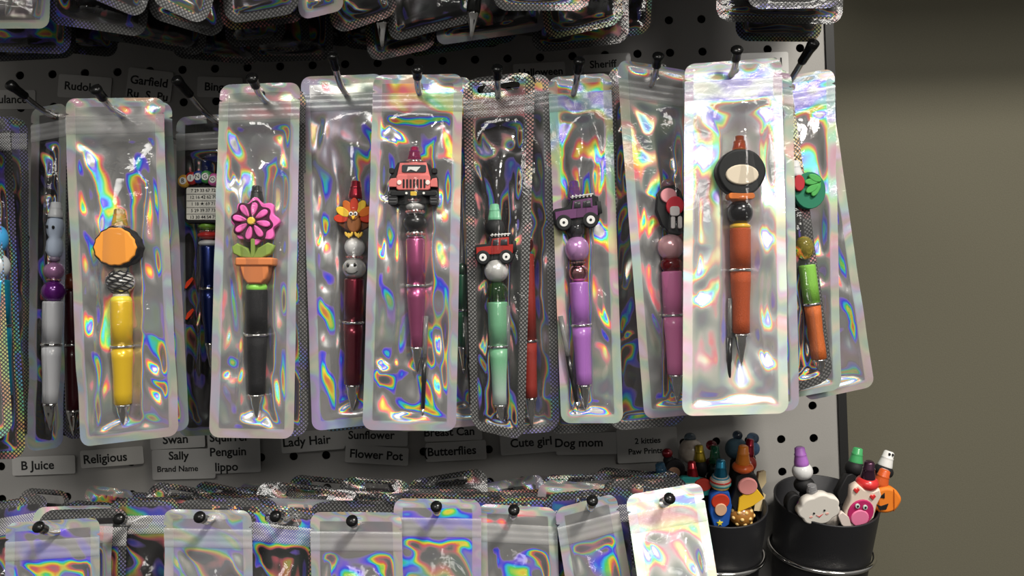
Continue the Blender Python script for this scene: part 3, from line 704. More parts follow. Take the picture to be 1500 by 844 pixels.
# pink truck (front view)
bag('bag just behind the pink truck pen bag, a spare refill inside', [(560, 118), (690, 112), (717, 622), (580, 634)], (126, 134), 'holo', (625, 130), 12, pen=(680, 380, 606))
p = Pen('dark green pen half hidden behind the pink truck bag', (676, 400), (679, 548), 129); p.bead(385, 405, 9, pl((.02, .05, .03))); p.barrel(402, 455, 508, 9, 7, pl((.02, .09, .05))); p.tip(508, 548, 7)
refill('refill in the bag right of the magenta pen', (683, 464), (691, 606), 133)
bag('holographic bag with the pink truck pen', [(547, 110), (678, 108), (668, 632), (531, 630)], (152, 160), 'holo', (614, 127), 13, pen=(609, 216, 547), wr=1.15)
p = Pen('magenta pen with the pink off-road truck seen from its front', (607, 215), (611, 548), 156)
p.clicker(215, 235, 10, pl((.5, .05, .2), 'clear')); p.spacer(234, 242, 12)
bk = pl((.016, .017, .018), 'rubber'); tp = pl((.64, .17, .16), 'rubber')
c = p.plate('charm', [(572, 262), (584, 240), (590, 238), (624, 238), (632, 244), (642, 262), (643, 292), (636, 299), (578, 301), (571, 294)], bk, 4, -2, label='pink truck front with grille and big tyres')
p.plate('cab', [(588, 241), (626, 240), (632, 262), (583, 263)], tp, 6, 3.5, c); p.plate('windscreen', RR(591, 244, 626, 255, 2), pl((.04, .045, .05)), 6.5, 5.5, c, .0002); p.plate('sticker', [(600, 247), (618, 247), (612, 254), (604, 251), (598, 254)], pl((.8, .8, .78), 'rubber'), 6.8, 6.3, c, .0001)
p.plate('hood', RR(583, 258, 632, 281, 4), tp, 7, 3.5, c, .0006)
for i in range(7): p.plate('grille_slot', RR(592.5+5*i, 265, 595.3+5*i, 278, 1.3), bk, 7.25, 6.5, c, .0001)
for x in (588, 629): p.plate('headlight', E(x-.5, 270, 3.4, 3.6), pl((.85, .7, .65)), 7.5, 6.5, c, .0003)
p.plate('bumper', RR(575, 282, 641, 289, 2), bk, 7.6, 3, c)
for x in (598, 623): p.plate('fog_lamp', E(x, 285.5, 1.8, 1.8), pl((.8, .8, .75)), 8, 7, c, .0001)
for x0, x1 in ((571, 585), (631, 643)):
    p.plate('fender', [(x0+1, 276), (x0+1, 268), (x0+4, 264), (x1-2, 263), (x1, 276)], tp, 6.8, 3, c)
    p.plate('tyre', RR(x0, 281, x1, 302, 4), pl((.035, .036, .037), 'rubber'), 6.6, -1, c)
    for t in range(4): p.plate('tread', RR(x0+1.5, 284+4.3*t, x1-1.5, 286+4.3*t, .6), pl((.08, .08, .085), 'rubber'), 7, 6.3, c, .0001)
for x in (576, 638): p.plate('mirror', RR(x-4, 248, x+3, 256, 2), bk, 5, 1, c)
p.plate('plate', RR(604, 283, 613, 289, 1), pl((.75, .5, .05)), 8.2, 7, c, .0001)
p.spacer(290, 298, 13); p.bead(296, 309, 14, pl((.45, .45, .44))); p.spacer(306, 315, 13); p.bead(313, 341, 17.5, pl((.008, .008, .009))); p.spacer(338, 349, 13)
p.barrel(349, 419, 508, 14, 9.5, pl((.48, .10, .25), 'paint')); p.tip(508, 548, 9); refill('refill right of the magenta pen with truck charm', (624, 463), (619, 612), 157)
# green pen
bag('shiny bag with dotted edge and a red pen, right of the green pen', [(706, 120), (806, 106), (820, 632), (716, 640)], (112, 112), 'dot', (752, 118), 15, pen=(775, 360, 626), slot=True, res=1.8)
p = Pen('red pen half hidden behind the dotted bag edge', (770, 370), (779, 628), 115); p.bead(345, 372, 12, pl((.2, .02, .02), 'clear')); p.barrel(372, 500, 582, 12, 10, pl((.35, .03, .02), 'glitter')); p.tip(582, 628, 9)
bag('dark dotted bag with the mint green pen', [(678, 116), (784, 104), (768, 646), (690, 628)], (126, 146), 'dark', (722, 130), 14, pen=(729, 300, 632), slot=True, hdr=(14., 26.))
p = Pen('mint green pen with the red truck charm', (724, 299), (735, 633), 139)
p.clicker(299, 323, 10, pl((.2, .55, .33))); p.bead(320, 349, 14.5, bk)
def side_truck(p, x0, y0, x1, y1, col, rot=0.):
    """side view of an off-road truck in a px box"""
    X = lambda u, v: (x0+(x1-x0)*u - (v-.5)*(y1-y0)*math.sin(rot), y0+(y1-y0)*v + (u-.5)*(x1-x0)*math.sin(rot))
    q = lambda L: [X(*a) for a in L]
    c = p.plate('charm', q([(.0, .42), (.04, .36), (.33, .33), (.42, .1), (.9, .05), (1, .12), (1, .62), (.97, .85), (.8, .95), (.62, .88), (.4, .9), (.26, 1), (.08, .98), (.0, .8)]), bk, 4, -2, label='side view of a small off-road truck')
    p.plate('body', q([(.04, .45), (.36, .42), (.96, .38), (.95, .68), (.04, .72)]), pl(col, 'rubber'), 5.4, 3.5, c); p.plate('cabin', q([(.4, .44), (.45, .17), (.86, .13), (.86, .44)]), pl(col, 'rubber'), 5.4, 3.5, c)
    for a, b in ((.45, .6), (.64, .82)): p.plate('window', q([(a, .4), (a+.02, .22), (b, .2), (b, .4)]), pl((.03, .03, .035)), 5.8, 5, c, .0002)
    for i in range(6): p.plate('roof_rack_bar', q([(.42+.08*i, .1), (.44+.08*i, .0), (.47+.08*i, .0), (.46+.08*i, .1)]), pl((.75, .75, .73)), 5, 2, c, .0001)
    p.plate('roof_rack', q([(.4, .04), (.9, .0), (.9, .035), (.4, .075)]), pl((.75, .75, .73)), 5.2, 2, c, .0001)
    ry = (y1-y0)
    for u in (.2, .78):
        cx, cy = X(u, .8); w = p.plate('wheel', E(cx, cy, ry*.24, ry*.24), bk, 6.6, 2, c, .0006); p.plate('rim', E(cx, cy, ry*.13, ry*.13), pl((.75, .75, .73)), 7, 6, c, .0003); p.plate('hub', E(cx, cy, ry*.04, ry*.04), bk, 7.3, 6.8, c, .0001)
    p.plate('spare_wheel', q([(.94, .25), (1.04, .27), (1.05, .62), (.95, .64)]), bk, 5, -1, c)
    return c
side_truck(p, 696, 343, 754, 386, (.33, .02, .015), -.03)
p.bead(379, 414, 18, pl((.7, .7, .68), 'pearl')); p.bead(412, 445, 16, pl((.025, .12, .02), 'clear'))
mg = mat('mint_paint', (.18, .46, .26), .3, .2, coat=.4); mg2 = bpy.data.materials.new('mint_to_grey_paint'); mg2.use_nodes = True
t = mg2.node_tree; b = t.nodes['Principled BSDF']; b.inputs['Roughness'].default_value = .3; g_ = nd(t, 'ShaderNodeTexCoord'); s_ = nd(t, 'ShaderNodeSeparateXYZ'); r_ = nd(t, 'ShaderNodeMapRange'); r_.inputs[1].default_value = p.z(592); r_.inputs[2].default_value = p.z(530)
t.links.new(g_.outputs['Object'], s_.inputs[0]); t.links.new(s_.outputs[2], r_.inputs[0]); t.links.new(mixc(t, r_.outputs[0], (.45, .52, .5), (.18, .46, .26)), b.inputs['Base Color'])
p.barrel(442, 508, 592, 15, 12, mg, mg2); p.tip(592, 633, 10.5); refill('refill beside the mint green pen', (744, 448), (743, 632), 141, .5)
# purple truck
bag('plain bag behind the purple pen bag, dotted bottom showing', [(806, 118), (900, 112), (900, 632), (800, 636)], (98, 96), 'dot', (850, 126), 17, res=2)
bag('holographic bag with the purple pen', [(803, 114), (895, 107), (913, 620), (822, 620)], (122, 128), 'holo', (843, 124), 16, pen=(849, 266, 602), seal=5.)
p = Pen('purple pen with the purple truck charm', (840, 265), (858, 603), 127)
p.clicker(265, 293, 10, pl((.42, .16, .52), 'clear')); side_truck(p, 810, 287, 877, 335, (.14, .05, .14), -.10)
p.bead(324, 350, 13, pl((.1, .1, .11), 'clear')); p.bead(346, 384, 18, pl((.55, .28, .58), 'pearl')); p.spacer(382, 388, 10, pl(BLACK)); p.bead(386, 414, 14.5, mat('rose_chrome', (.75, .35, .38), .1, 1))
p.barrel(413, 477, 563, 14, 11.5, pl((.40, .15, .52))); p.tip(563, 603, 10); refill('refill left of the purple pen', (821, 463), (847, 602), 130)
# pink pen
bag('dark dotted bag with rainbow lower corner, left of the pink pen', [(890, 98), (985, 92), (1006, 622), (893, 632)], (114, 118), 'dot', (950, 106), 18, res=1.6, wr=1.3, slot=True)
bag('holographic bag with the pink pen', [(903, 90), (1012, 108), (1034, 606), (944, 614)], (134, 140), 'holo', (958, 114), 19, pen=(988, 263, 590), curl=4, seal=6.)
p = Pen('pink pen with a crystal top and red white charm', (978, 262), (992, 591), 140)
o = p.bead(262, 281, 10, pl((.5, .3, .32), 'clear')); 
c = p.plate('charm', [(962, 284), (970, 274), (986, 272), (996, 282), (1000, 296), (1003, 318), (1004, 336), (994, 345), (978, 341), (968, 330), (960, 308)], bk, 4, -2, label='red and pink rubber charm, plain')
p.plate('pink_patch', E(977, 288, 12, 11), pl((.72, .3, .33), 'rubber'), 5.4, 3.5, c, .0007); p.plate('red_patch', E(986, 303, 13, 14, .3), pl((.6, .04, .06), 'rubber'), 6.4, 3.5, c, .0007)
p.plate('white_patch', RR(978, 304, 992, 318, 4), pl((.75, .7, .68), 'rubber'), 7.4, 5.5, c, .0004); p.plate('white_patch', RR(980, 318, 986, 336, 2.5), pl((.7, .66, .64), 'rubber'), 6.4, 3.5, c, .0004); p.plate('white_patch', RR(990, 318, 996, 336, 2.5), pl((.7, .66, .64), 'rubber'), 6.4, 3.5, c, .0004)
p.bead(343, 381, 19, pl((.75, .42, .45), 'pearl')); p.bead(376, 400, 16, pl((.45, .02, .03), 'clear')); p.barrel(397, 462, 548, 15, 12.5, pl((.72, .20, .42))); p.tip(548, 591, 11)
# right hand stack
bag('rearmost bag of the right end, its lower corner sticking out furthest', [(1120, 125), (1215, 118), (1281, 566), (1180, 588)], (94, 100), 'holo', (1160, 132), 20, res=1.8)
bag('second bag of the right end with red green charm behind it', [(1110, 118), (1222, 100), (1232, 570), (1128, 590)], (108, 110), 'soft', (1160, 128), 21, res=1.6)
bag('dotted bag edge slanting behind the shiny silver bag', [(1090, 122), (1158, 116), (1222, 556), (1120, 590)], (122, 130), 'dim', (1128, 124), 22, pen=(1186, 240, 556), res=1.6, slot=False)
p = Pen('green and orange pen with white top behind the dotted bag edge', (1162, 236), (1204, 558), 127)
p.clicker(236, 259, 11, pl((.7, .7, .7))); c = p.plate('charm', E(1183, 280, 23, 27), pl((.02, .18, .1), 'rubber'), 4, -2, label='green rubber charm with a red piece')
for i in range(5): p.plate('lobe', E(1188+5*math.cos(i*1.2), 272+9*math.sin(i*1.2), 5, 10, i*.5), pl((.08, .38, .09), 'rubber'), 5.5+i*.2, 3.5, c, .0006)
p.plate('red_piece', E(1166, 270, 8, 12), pl((.45, .03, .04), 'rubber'), 6, 3, c, .0006)
p.bead(346, 380, 13, pl((.6, .5, .1), 'clear')); p.barrel(388, 446, 526, 12, 11, pl((.22, .5, .07), 'glitter'), pl((.55, .13, .03), 'glitter')); p.tip(526, 558, 10)
bag('bag edge behind the shiniest silver bag', [(1040, 90), (1160, 104), (1171, 600), (1066, 612)], (146, 150), 'soft', (1092, 104), 23, res=2)
bag('shiniest silver bag, with the orange glitter pen', [(1003, 94), (1145, 84), (1156, 606), (1000, 610)], (156, 168), 'bright', (1077, 103), 24, pen=(1086, 200, 536), wr=1.1)
p = Pen('orange glitter pen with a plain black rounded charm', (1083, 199), (1086, 536), 164)
p.clicker(199, 222, 10.5, pl((.45, .09, .03), 'clear'))
pts = [(1083+35*math.cos(a)*(1+.012*math.cos(6*a)), 252+32*math.sin(a)*(1+.012*math.cos(6*a))+(4*math.sin(a) if math.sin(a) > 0 else 0)) for a in [2*PI*i/50 for i in range(50)]]
c = p.plate('charm', pts, pl((.014, .015, .016), 'rubber'), 5, -3, bev=.0012, label='plain black rounded rubber charm with a cream patch'); p.plate('cream_patch', E(1083, 258, 24, 15), pl((.62, .54, .42), 'rubber'), 6, 4, c, .0008)
p.plate('collar', RR(1064, 284, 1102, 293, 4), pl((.6, .16, .03), 'rubber'), 5, -2, c); p.bead(284, 298, 14, pl((.55, .14, .03))); p.bead(293, 330, 18.5, pl((.008, .008, .01), 'pearl')); p.bead(326, 338, 15, pl((.7, .42, .04)))
p.barrel(334, 396, 488, 15, 12.5, pl((.42, .07, .015), 'glitter')); p.tip(488, 536, 10.5); refill('refill left of the orange glitter pen', (1070, 437), (1067, 590), 163, .38)

# ------------------------------------------------------------------ upper row: only the bottoms of the bags reach into the picture
UP = [ # (label, left x, right x, bottom y at left, at right, lean of sides px, depth, style)
 ('lowest greenish dotted bag of the upper left corner', -40, 112, 92, 84, 10, 96, 'dim'),
 ('dark dotted bag of the upper left corner, second from the bottom', -70, 104, 74, 80, 0, 112, 'dim'),
 ('clear bag cut by the upper left corner', -60, 72, 44, 42, 8, 140, 'soft'),
 ('wide dotted bag with rainbow edge slanting in the upper left', 68, 214, 34, 56, -20, 128, 'dim'),
 ('rainbow bag slanting in the upper left, frontmost', 88, 210, -22, 30, -60, 144, 'dot'),
 ('rainbow bottomed dotted bag right of the slanting one', 214, 324, 24, 58, -30, 134, 'dim'),
 ('frontmost dotted bag above the word bingo', 218, 300, 2, 40, -30, 160, 'dot'),
 ('crumpled dark bag above the tilted label', 170, 300, 60, 84, -25, 100, 'dark'),
 ('dark bag low behind, above the bingo label', 250, 380, 84, 96, -20, 86, 'dark'),
 ('broad dotted bag over the flower pen bag', 326, 448, 46, 30, 12, 136, 'dim'),
 ('dotted bag in front of the broad one', 330, 440, 36, 18, 22, 150, 'dim'),
 ('dark dotted bag below the broad dotted one', 332, 420, 72, 62, 4, 108, 'dark'),
 ('long dark bag above the turkey pen hook', 368, 488, 92, 88, 10, 88, 'dark'),
 ('clear bag left of the upper middle hook', 440, 505, 30, 14, 20, 140, 'soft'),
 ('dotted bag behind the upper middle clear one', 490, 585, 52, 20, 30, 124, 'dark'),
 ('dark bag tilted over the pink truck bag', 540, 640, 92, 70, 40, 98, 'dark'),
 ('dark bag fanned beside the tilted one', 570, 700, 62, 30, 50, 110, 'dark'),
 ('dark bag fanned furthest back in the upper middle', 596, 760, 86, 60, 45, 84, 'dark'),
 ('dark clear bag low in the upper middle', 640, 800, 66, 44, 30, 104, 'smoke'),
 ('dotted bag nearest the eye in the upper middle', 722, 864, 16, 16, 10, 150, 'dim'),
 ('dark bag low over the sheriff label', 780, 922, 78, 62, 30, 90, 'dark'),
 ('dark bag behind the one nearest the eye', 800, 915, 60, 34, 30, 118, 'dark'),
 ('lowest dotted bag of the upper right', 1078, 1202, 60, 62, -6, 94, 'dark'),
 ('middle dotted bag of the upper right', 1048, 1234, 32, 36, 0, 118, 'dim'),
 ('frontmost bag of the upper right', 1094, 1232, 14, 12, 4, 138, 'dot')]
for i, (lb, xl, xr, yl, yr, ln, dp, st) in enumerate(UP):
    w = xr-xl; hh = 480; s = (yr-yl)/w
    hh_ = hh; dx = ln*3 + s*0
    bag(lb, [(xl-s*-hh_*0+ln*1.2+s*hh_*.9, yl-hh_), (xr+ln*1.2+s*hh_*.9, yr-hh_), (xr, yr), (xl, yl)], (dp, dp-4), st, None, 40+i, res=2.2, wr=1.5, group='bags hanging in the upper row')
ADJ = ['a curled', 'a squared', 'a narrow', 'a drooping', 'a straight hanging', 'a tilted', 'a slim', 'a wide', 'a low', 'a leaning', 'a high hanging', 'a half hidden', 'a rearmost']
rs = random.Random(11)
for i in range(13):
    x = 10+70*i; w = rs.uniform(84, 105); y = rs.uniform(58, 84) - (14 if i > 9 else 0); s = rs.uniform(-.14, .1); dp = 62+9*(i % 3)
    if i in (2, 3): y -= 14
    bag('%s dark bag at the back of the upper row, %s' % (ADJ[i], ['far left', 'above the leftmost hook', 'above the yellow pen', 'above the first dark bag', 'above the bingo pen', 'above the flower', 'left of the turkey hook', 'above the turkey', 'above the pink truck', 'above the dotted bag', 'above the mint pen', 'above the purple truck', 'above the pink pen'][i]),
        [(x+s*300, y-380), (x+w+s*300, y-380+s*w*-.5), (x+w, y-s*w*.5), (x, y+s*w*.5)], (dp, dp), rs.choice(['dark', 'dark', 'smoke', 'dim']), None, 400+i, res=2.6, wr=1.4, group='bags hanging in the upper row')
for (x0, y0, x1, y1, d) in ((556, 30, 560, 72, 104), (706, -10, 690, 58, 108), (60, -30, 8, 26, 134), (786, -60, 790, 22, 100)):
    p = Pen('pen tip glinting in the dark upper row, '+{556: 'above the pink truck hook', 706: 'right of the upper middle', 60: 'in the top left corner', 786: 'above the halloween label'}[x0], (x0, y0-120), (x1, y1), d, 'pens in the upper row bags'); p.barrel(y0-110, y0-60, y1-40, 11, 10, pl((.02, .02, .022))); p.tip(y1-40, y1, 9)

# ------------------------------------------------------------------ lower row: the tops of the bags
LOWB = [ # corners at top: (label, TL, TR, tilt px over the height, depth, style, hole, slot)
 ('crumpled dark bag at the very left of the lower row', (-40, 742), (60, 725), 0, 92, 'dark', None, 0),
 ('bag with pale dotted top left of the lower hooks', (20, 716), (96, 722), -10, 84, 'dark', None, 1),
 ('smooth dark bag behind the dark dotted one', (118, 712), (190, 722), 0, 78, 'smoke', None, 0),
 ('pale dotted corner behind the dark dotted bag', (212, 706), (306, 722), -20, 96, 'dark', None, 1),
 ('dark dotted bag top under the three line label', (280, 704), (376, 724), -5, 80, 'dark', None, 1),
 ('dim bag peeping out under the religious label', (40, 746), (160, 742), 4, 124, 'holo', None, 0),
 ('dark dotted bag on the second lower hook', (160, 730), (262, 728), 2, 118, 'dark', (190, 764), 1),
 ('rosy bag of the lower row', (240, 746), (368, 748), 3, 140, 'pink', (302, 762), 0),
 ('silver bag at the lower left', (10, 766), (146, 758), -2, 142, 'holo', (76, 780), 0),
 ('dotted top behind the rainbow edged lower bag', (372, 706), (492, 716), 2, 92, 'dark', None, 1),
 ('dotted top furthest back below the lady hair label', (420, 696), (520, 706), 2, 76, 'dark', None, 1),
 ('rainbow edged dotted bag with a long slot', (362, 736), (468, 748), -10, 128, 'dim', (408, 762), 1),
 ('dotted top below the flower pot label', (494, 700), (600, 706), 0, 82, 'dark', None, 1),
 ('dotted top left of the violet bag', (474, 718), (590, 728), 0, 104, 'dark', None, 1),
 ('pale bag below the flower pot label', (455, 750), (588, 751), 3, 144, 'holo', (518, 769), 0),
 ('dotted top behind the violet bag', (592, 706), (712, 686), 10, 88, 'dark', None, 1),
 ('crumpled clear top between the violet and greenish bags', (700, 712), (796, 696), 6, 84, 'smoke', None, 0),
 ('violet bag of the lower row', (577, 730), (705, 732), -2, 138, 'holo', (640, 748), 0),
 ('long dotted top furthest back near the cups', (790, 700), (902, 694), 6, 78, 'dark', None, 1),
 ('blue green dotted top above the greenish bag', (786, 722), (894, 708), 8, 100, 'dot', None, 1),
 ('greenish bag of the lower row', (700, 738), (815, 744), 5, 132, 'holo', (751, 755), 0),
 ('dark top behind the white bag', (898, 706), (1000, 690), 6, 80, 'dark', None, 0),
 ('dark bag between the tilted bag and the white one', (862, 724), (928, 714), 12, 118, 'soft', None, 0),
 ('tilted narrow bag of the lower row', (812, 746), (902, 722), 30, 138, 'holo', (866, 742), 0),
 ('blown out white bag of the lower row', (916, 726), (1028, 706), 28, 146, 'bright', (972, 737), 0)]
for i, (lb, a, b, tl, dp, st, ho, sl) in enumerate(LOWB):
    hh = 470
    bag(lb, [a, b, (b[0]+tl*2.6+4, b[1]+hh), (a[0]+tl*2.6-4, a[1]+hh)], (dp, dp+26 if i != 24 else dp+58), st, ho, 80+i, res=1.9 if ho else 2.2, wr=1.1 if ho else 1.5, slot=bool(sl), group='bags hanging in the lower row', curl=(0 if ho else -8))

# ---- the stacks hanging behind on the same lower hooks
ORDW = ['front', 'second', 'third', 'fourth', 'fifth', 'sixth', 'rear']
NAMES = ['the silver bag at the lower left', 'the dark dotted bag of the lower row', 'the rosy bag', 'the rainbow edged bag', 'the pale lower bag', 'the violet bag', 'the greenish bag', 'the tilted narrow bag', 'the white bag']
rs = random.Random(5)
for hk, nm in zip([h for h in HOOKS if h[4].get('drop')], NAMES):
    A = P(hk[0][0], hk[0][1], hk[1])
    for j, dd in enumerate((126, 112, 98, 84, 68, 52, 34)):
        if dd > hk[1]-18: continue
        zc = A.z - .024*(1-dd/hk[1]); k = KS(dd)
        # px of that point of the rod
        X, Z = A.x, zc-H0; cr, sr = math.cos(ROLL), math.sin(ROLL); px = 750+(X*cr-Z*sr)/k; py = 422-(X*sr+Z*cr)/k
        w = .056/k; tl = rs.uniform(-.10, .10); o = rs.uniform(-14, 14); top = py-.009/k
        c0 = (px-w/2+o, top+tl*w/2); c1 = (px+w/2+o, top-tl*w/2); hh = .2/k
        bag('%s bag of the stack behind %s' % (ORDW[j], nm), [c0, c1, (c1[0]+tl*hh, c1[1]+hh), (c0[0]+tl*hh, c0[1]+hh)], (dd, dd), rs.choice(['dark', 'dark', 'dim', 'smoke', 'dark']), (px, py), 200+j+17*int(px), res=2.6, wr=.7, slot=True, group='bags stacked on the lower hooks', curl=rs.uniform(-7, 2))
# ------------------------------------------------------------------ cups of pens at the lower right
def cup(label, cx, cy, r, dep, hpx=190, tilt=15):
    k = KS(dep); R = r*k; c = P(cx, cy, dep); hh = hpx*k
    M = Matrix.Rotation(math.radians(tilt), 4, 'X') @ Matrix.Rotation(math.radians(1.5), 4, 'Y'); 
    M.translation = c
    root = empty('pen_cup', label=label, cat='cup', group='black pen cups', mat=M)
    w = .0016
    prof = [(.0005, -hh), (R*.84, -hh), (R*.86, -hh+.001), (R*.995, -.001), (R, -.0003), (R-w*.4, 0), (R-w, -.0004), (R*.84-w, -hh+.003), (.0005, -hh+.003)]
    v, f = lathe(prof, 64); mkobj('shell', v, f, M_cup, root)
    rr = R*.985; zz = -.040
    holder = empty('cup_ring_holder', label='chrome wire ring holding the '+label, cat='holder', group='chrome ring holders', mat=M @ Matrix.Translation((0, 0, zz)) @ Matrix.Rotation(math.radians(-6), 4, 'X'))
    v, f = tube([(rr*math.cos(2*PI*i/60)*1.02, rr*math.sin(2*PI*i/60)*1.02, 0) for i in range(61)], .0016, 10); mkobj('ring', v, f, M_chrome, holder)
    for s in (-1, 1): v, f = tube([(s*.010, rr*1.02, 0), (s*.010, rr*1.02+.010, .0), (s*.010, rr*1.02+.018, .006)], .0014, 8); mkobj('prong', v, f, M_chrome, holder)
    return root, M, R
c1 = cup('black cup beside the white bag, full of pens', 1052, 734, 70, 50)
c2 = cup('black cup at the far right', 1210, 731, 73, 48)
BLK = pl(BLACK, 'rubber')
def stub(label, top, rows, dep, low, lean=None, tiltx=0):
    low = (1050+(low[0]-1050)*.75 if low[0] < 1120 else 1206+(low[0]-1206)*.6, 885); lean = max(32, min(dep, 50))-dep
    if dep > 70: low = (low[0]+(top[0]-low[0])*.7, 806); dep = min(dep, 76); lean = -16
    """pen standing in a cup: top px, rows of (kind, y0, y1, r, material); low = px its hidden barrel reaches down to"""
    p = Pen(label, top, low, dep, 'beaded pens standing in the cups', lean=lean)
    last = top[1]
    for kd, y0, y1, r, m in rows:
        if kd == 'c': p.clicker(y0, y1, r, m)
        elif kd == 'b': p.bead(y0, y1, r, m)
        last = max(last, y1)
    p.prof('barrel', [(last-2, 6), (last+2, 8), (max(last+3, low[1]-20), 8), (max(last+4, low[1]), 3)], BLK, seg=16)
    return p
c_, b_ = 'c', 'b'
# first cup
p = stub('pen with cream swirl bead against the board', (1010, 634), [(b_, 634, 650, 9, pl((.15, .2, .25), 'clear')), (b_, 642, 680, 18, pl((.42, .36, .3), 'marble'))], 26, (1030, 850))
p = stub('pen with small dark red bead behind the gold topped pen', (1042, 645), [(b_, 645, 660, 8, pl((.2, .01, .02), 'clear')), (b_, 670, 695, 11, pl((.15, .02, .03), 'pearl'))], 30, (1045, 850))
p = stub('pen with small black bead on a dark crystal ball', (1081, 631), [(b_, 631, 645, 7.5, pl((.04, .06, .09), 'clear')), (b_, 642, 674, 17, pl((.06, .12, .16), 'glitter'))], 24, (1065, 850))
p = stub('pen with two pale blue beads beside the orange topped pen', (1104, 634), [(b_, 634, 650, 9, pl((.12, .2, .32), 'clear')), (b_, 646, 668, 12, pl((.1, .2, .38), 'glitter'))], 28, (1075, 850))
p = stub('gold topped pen in the first cup', (1024, 652), [(c_, 652, 676, 8.5, pl((.5, .36, .03), 'paint')), (b_, 672, 700, 10, BLK)], 36, (1036, 850))
p = stub('green topped pen in the first cup', (1047, 653), [(c_, 653, 678, 8.5, pl((.02, .2, .1), 'clear')), (b_, 676, 700, 11, pl((.02, .06, .05), 'clear'))], 38, (1050, 850))
p = stub('crimson topped pen behind the orange topped one', (1099, 643), [(c_, 643, 668, 8, pl((.32, .01, .03), 'paint')), (b_, 666, 692, 13, pl((.35, .03, .02)))], 42, (1080, 850))
c = p.plate('charm', [(1108, 690), (1118, 688), (1119, 704), (1110, 716), (1118, 722), (1112, 746), (1100, 745)], pl((.75, .6, .35), 'rubber'), 6, 1)
p = stub('pen with round red bead above a dark haired charm', (976, 657), [(b_, 657, 671, 8, pl((.25, .01, .02), 'pearl'))], 40, (1010, 850))
c = p.plate('charm', E(987, 686, 15, 15), pl((.012, .01, .012), 'rubber'), 5, 0, bev=.001, label='plain black round charm with a tan patch'); p.plate('tan_patch', E(985, 690, 9, 8), pl((.45, .25, .16), 'rubber'), 6, 4, c, .0006)
p = stub('pen with clear blue top left of the white bag corner', (966, 678), [(c_, 678, 701, 9.5, pl((.08, .25, .42), 'clear')), (b_, 699, 722, 12, pl((.03, .14, .16), 'clear'))], 58, (1000, 850))
p = stub('red topped pen with teal and red charm', (1013, 676), [(c_, 676, 700, 8, pl((.4, .01, .02), 'paint'))], 62, (1022, 850))
c = p.plate('charm', [(988, 702), (1000, 695), (1018, 696), (1030, 700), (1037, 710), (1034, 722), (1000, 724), (988, 714)], pl((.03, .32, .3), 'rubber'), 5, 0, label='teal and red layered charm'); p.plate('red_layer', E(1026, 706, 12, 9), pl((.55, .05, .03), 'rubber'), 6.5, 4, c, .0006); p.plate('pale_layer', RR(992, 703, 1020, 707, 2), pl((.5, .6, .45), 'rubber'), 6, 4, c, .0003)
p = stub('teal topped pen with a striped bead', (1056, 674), [(c_, 674, 698, 9, pl((.02, .25, .42), 'paint')), (b_, 693, 716, 13.5, pl((.6, .55, .45)))], 72, (1046, 850))
for i, cl in enumerate([(.03, .25, .4), (.6, .04, .03), (.03, .3, .3), (.7, .5, .08)]):
    y = 697.5+4.6*i; rr = 13.7*math.sqrt(max(.1, 1-((y-704.5)/11.7)**2)); p.prof('stripe', [(y-1, rr*.95), (y-.6, rr*1.03), (y+.9, rr*1.03), (y+1.3, rr*.95)], pl(cl))
c = p.plate('charm', [(1040, 718), (1052, 712), (1064, 716), (1068, 734), (1064, 762), (1054, 769), (1043, 764), (1038, 742)], pl((.02, .1, .42), 'rubber'), 6, 0, bev=.001, label='plain blue and red charm with a yellow star')
p.plate('red_patch', E(1052, 727, 12, 11), pl((.6, .05, .02), 'rubber'), 7, 5, c, .0007); p.plate('tan_patch', E(1052, 738, 8, 9), pl((.7, .42, .26), 'rubber'), 7.8, 6, c, .0006)
p.plate('star', [(1051+(4.5 if i % 2 == 0 else 1.9)*math.sin(PI*i/5), 758-(4.5 if i % 2 == 0 else 1.9)*math.cos(PI*i/5)) for i in range(10)], pl((.8, .65, .05), 'rubber'), 7, 5.5, c, .0002)
p = stub('orange topped pen with yellow and pink charm over a mottled bead', (1089, 653), [(c_, 653, 680, 9.5, pl((.75, .22, .02))), (b_, 676, 691, 14, pl((.72, .12, .02)))], 74, (1078, 850))
c = p.plate('charm', [(1077, 692), (1092, 686), (1104, 694), (1110, 712), (1114, 724), (1098, 736), (1076, 744), (1068, 730), (1076, 708)], BLK, 5, 0, bev=.0008, label='plain pink and yellow charm on black')
p.plate('yellow_patch', [(1080, 722), (1100, 706), (1113, 724), (1098, 735), (1077, 743)], pl((.85, .5, .03), 'rubber'), 6.5, 4, c, .0006); p.plate('pink_patch', E(1091, 706, 13, 12), pl((.72, .28, .26), 'rubber'), 7, 4, c, .0008)
b = p.bead(737, 768, 17, pl((.35, .15, .03))); b['label'] = 'brown mottled bead'
for i in range(11):
    a = PI+.35+(i % 4)*.72+(i//4)*.3; zy = 744+8*(i//4); rr = 17*math.sqrt(max(.05, 1-((zy-752.5)/15.5)**2))*p.sc
    p.add('spot', lathe(ball(.0016, 8, 6, .9), 8, rr*math.cos(a)*.93, p.z(zy), rr*math.sin(a)*.93), pl((.75, .5, .18)), b)
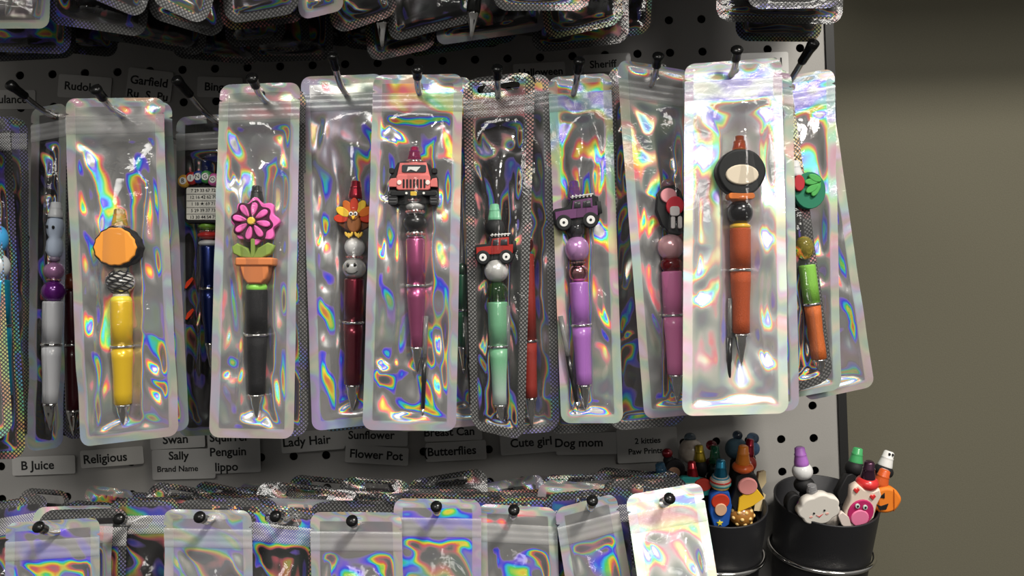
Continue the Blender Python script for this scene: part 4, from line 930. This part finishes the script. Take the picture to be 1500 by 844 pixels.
# second cup
p = stub('purple topped pen with white bead in the far cup', (1171, 655), [(c_, 655, 681, 10, pl((.42, .16, .55))), (b_, 677, 702, 14, pl((.66, .66, .66))), (b_, 698, 720, 14, BLK)], 62, (1195, 850))
b = p.plate('charm', E(1162, 736, 12, 17), BLK, 5, -2, bev=.001); p.plate('purple_patch', E(1168, 738, 5, 11), pl((.2, .03, .2), 'rubber'), 6, 4, b, .0005)
p = stub('pen with clear top and white smiling cloud charm', (1189, 710), [(c_, 710, 731, 8, pl((.6, .6, .62), 'clear'))], 84, (1205, 850))
w_ = pl((.72, .68, .62), 'rubber'); pts = []
for i in range(60):
    a = 2*PI*i/60; r = 1+.11*abs(math.sin(3.5*a+.3))-.04; pts.append((1194+25*math.cos(a)*r, 739+20*math.sin(a)*r))
c = p.plate('charm', pts, w_, 7, 1, bev=.0012, label='white cloud with a smiling face')
for s in (-1, 1): p.plate('eye', E(1193+s*6.5, 741-s*1.2, 1.3, 1.3), pl(BLACK), 7.5, 6.5, c, .0001); p.plate('cheek', E(1193+s*10, 746-s, 2.2, 1.4), pl((.75, .4, .35), 'rubber'), 7.3, 6.5, c, .0001)
p.plate('mouth', [(1189, 745), (1193, 747.5), (1198, 744.5), (1193.5, 749)], pl((.45, .05, .05), 'rubber'), 7.4, 6.5, c, .0001)
p = stub('green topped pen with black beads in the far cup', (1257, 656), [(c_, 656, 680, 10, pl((.06, .35, .12)))], 36, (1225, 850))
p.bead(674, 698, 14, BLK); p.plate('charm', [(1236, 694), (1250, 690), (1252, 712), (1244, 730), (1226, 738), (1222, 720)], BLK, 5, -2, bev=.001)
p = stub('white topped pen with dark eyes at the back of the far cup', (1303, 661), [(c_, 661, 686, 10.5, pl((.72, .72, .7)))], 44, (1248, 850))
for q in ((1299.5, 664), (1304, 665)): p.plate('eye', E(q[0], q[1], 1.4, 2), pl(BLACK), 4.2, 2, None, .0001)
p.bead(680, 700, 14, BLK)
p = stub('orange topped pen with a pumpkin charm', (1297, 688), [(c_, 688, 711, 10.5, pl((.6, .1, .02)))], 62, (1240, 850))
c = p.plate('charm', [(1292+21*math.cos(a)*(1+.03*math.cos(6*a)), 728+19*math.sin(a)) for a in [2*PI*i/40 for i in range(40)]], pl((.75, .2, .02), 'rubber'), 7, -1, bev=.002, label='orange pumpkin with a carved face')
for q in (1276, 1281, 1302): p.plate('rib', E(q, 728, 1.2, 16), pl((.5, .11, .01), 'rubber'), 7.3, 6, c, .0002)
p.plate('eye', [(1282, 722), (1289, 716), (1289, 724)], BLK, 7.6, 6, c, .0001); p.plate('mouth', [(1278, 732), (1284, 735), (1294, 732), (1291, 740), (1282, 741)], BLK, 7.6, 6, c, .0001)
p = stub('dark purple topped pen with pink animal charm', (1274, 676), [(c_, 676, 702, 9.5, pl((.08, .03, .06), 'paint')), (b_, 697, 716, 14.5, pl((.6, .03, .03)))], 80, (1232, 850))
c = p.plate('charm', [(1246, 706), (1254, 702), (1262, 710), (1274, 714), (1282, 712), (1284, 722), (1278, 734), (1274, 752), (1262, 764), (1246, 766), (1236, 756), (1237, 738), (1244, 722)], pl((.75, .62, .52), 'rubber'), 6, 0, bev=.001, label='cream animal head with magenta face and hearts')
p.plate('face', E(1256, 742, 17, 19, .35), pl((.45, .02, .12), 'rubber'), 7, 5, c, .0007); p.plate('muzzle', E(1254, 749, 12, 12, .3), pl((.78, .2, .36), 'rubber'), 7.8, 6, c, .0007)
for s in (-1, 1): p.plate('eye', E(1256+s*5, 732+s*1.5, 3, 3.3), pl((.55, .65, .6)), 8, 6, c, .0002); p.plate('pupil', E(1256+s*5, 732+s*1.5, 1.4, 1.6), pl(BLACK), 8.3, 7.5, c, .0001)
for q in ((1251, 709), (1272, 721)): p.plate('heart', [(q[0], q[1]+4), (q[0]-4, q[1]-1), (q[0]-2, q[1]-3.5), (q[0], q[1]-1.5), (q[0]+2, q[1]-3.5), (q[0]+4, q[1]-1)], pl((.6, .03, .03), 'rubber'), 7, 5.5, c, .0002)
p.plate('tail', [(1226, 742), (1232, 738), (1240, 746), (1244, 760), (1238, 764), (1230, 756)], pl((.7, .6, .55), 'rubber'), 7, 4, c)
p = stub('pen with crystal studded bead between the cloud and the pink animal', (1216, 745), [(b_, 745, 775, 12, pl((.55, .5, .45), 'glitter'))], 60, (1220, 850))
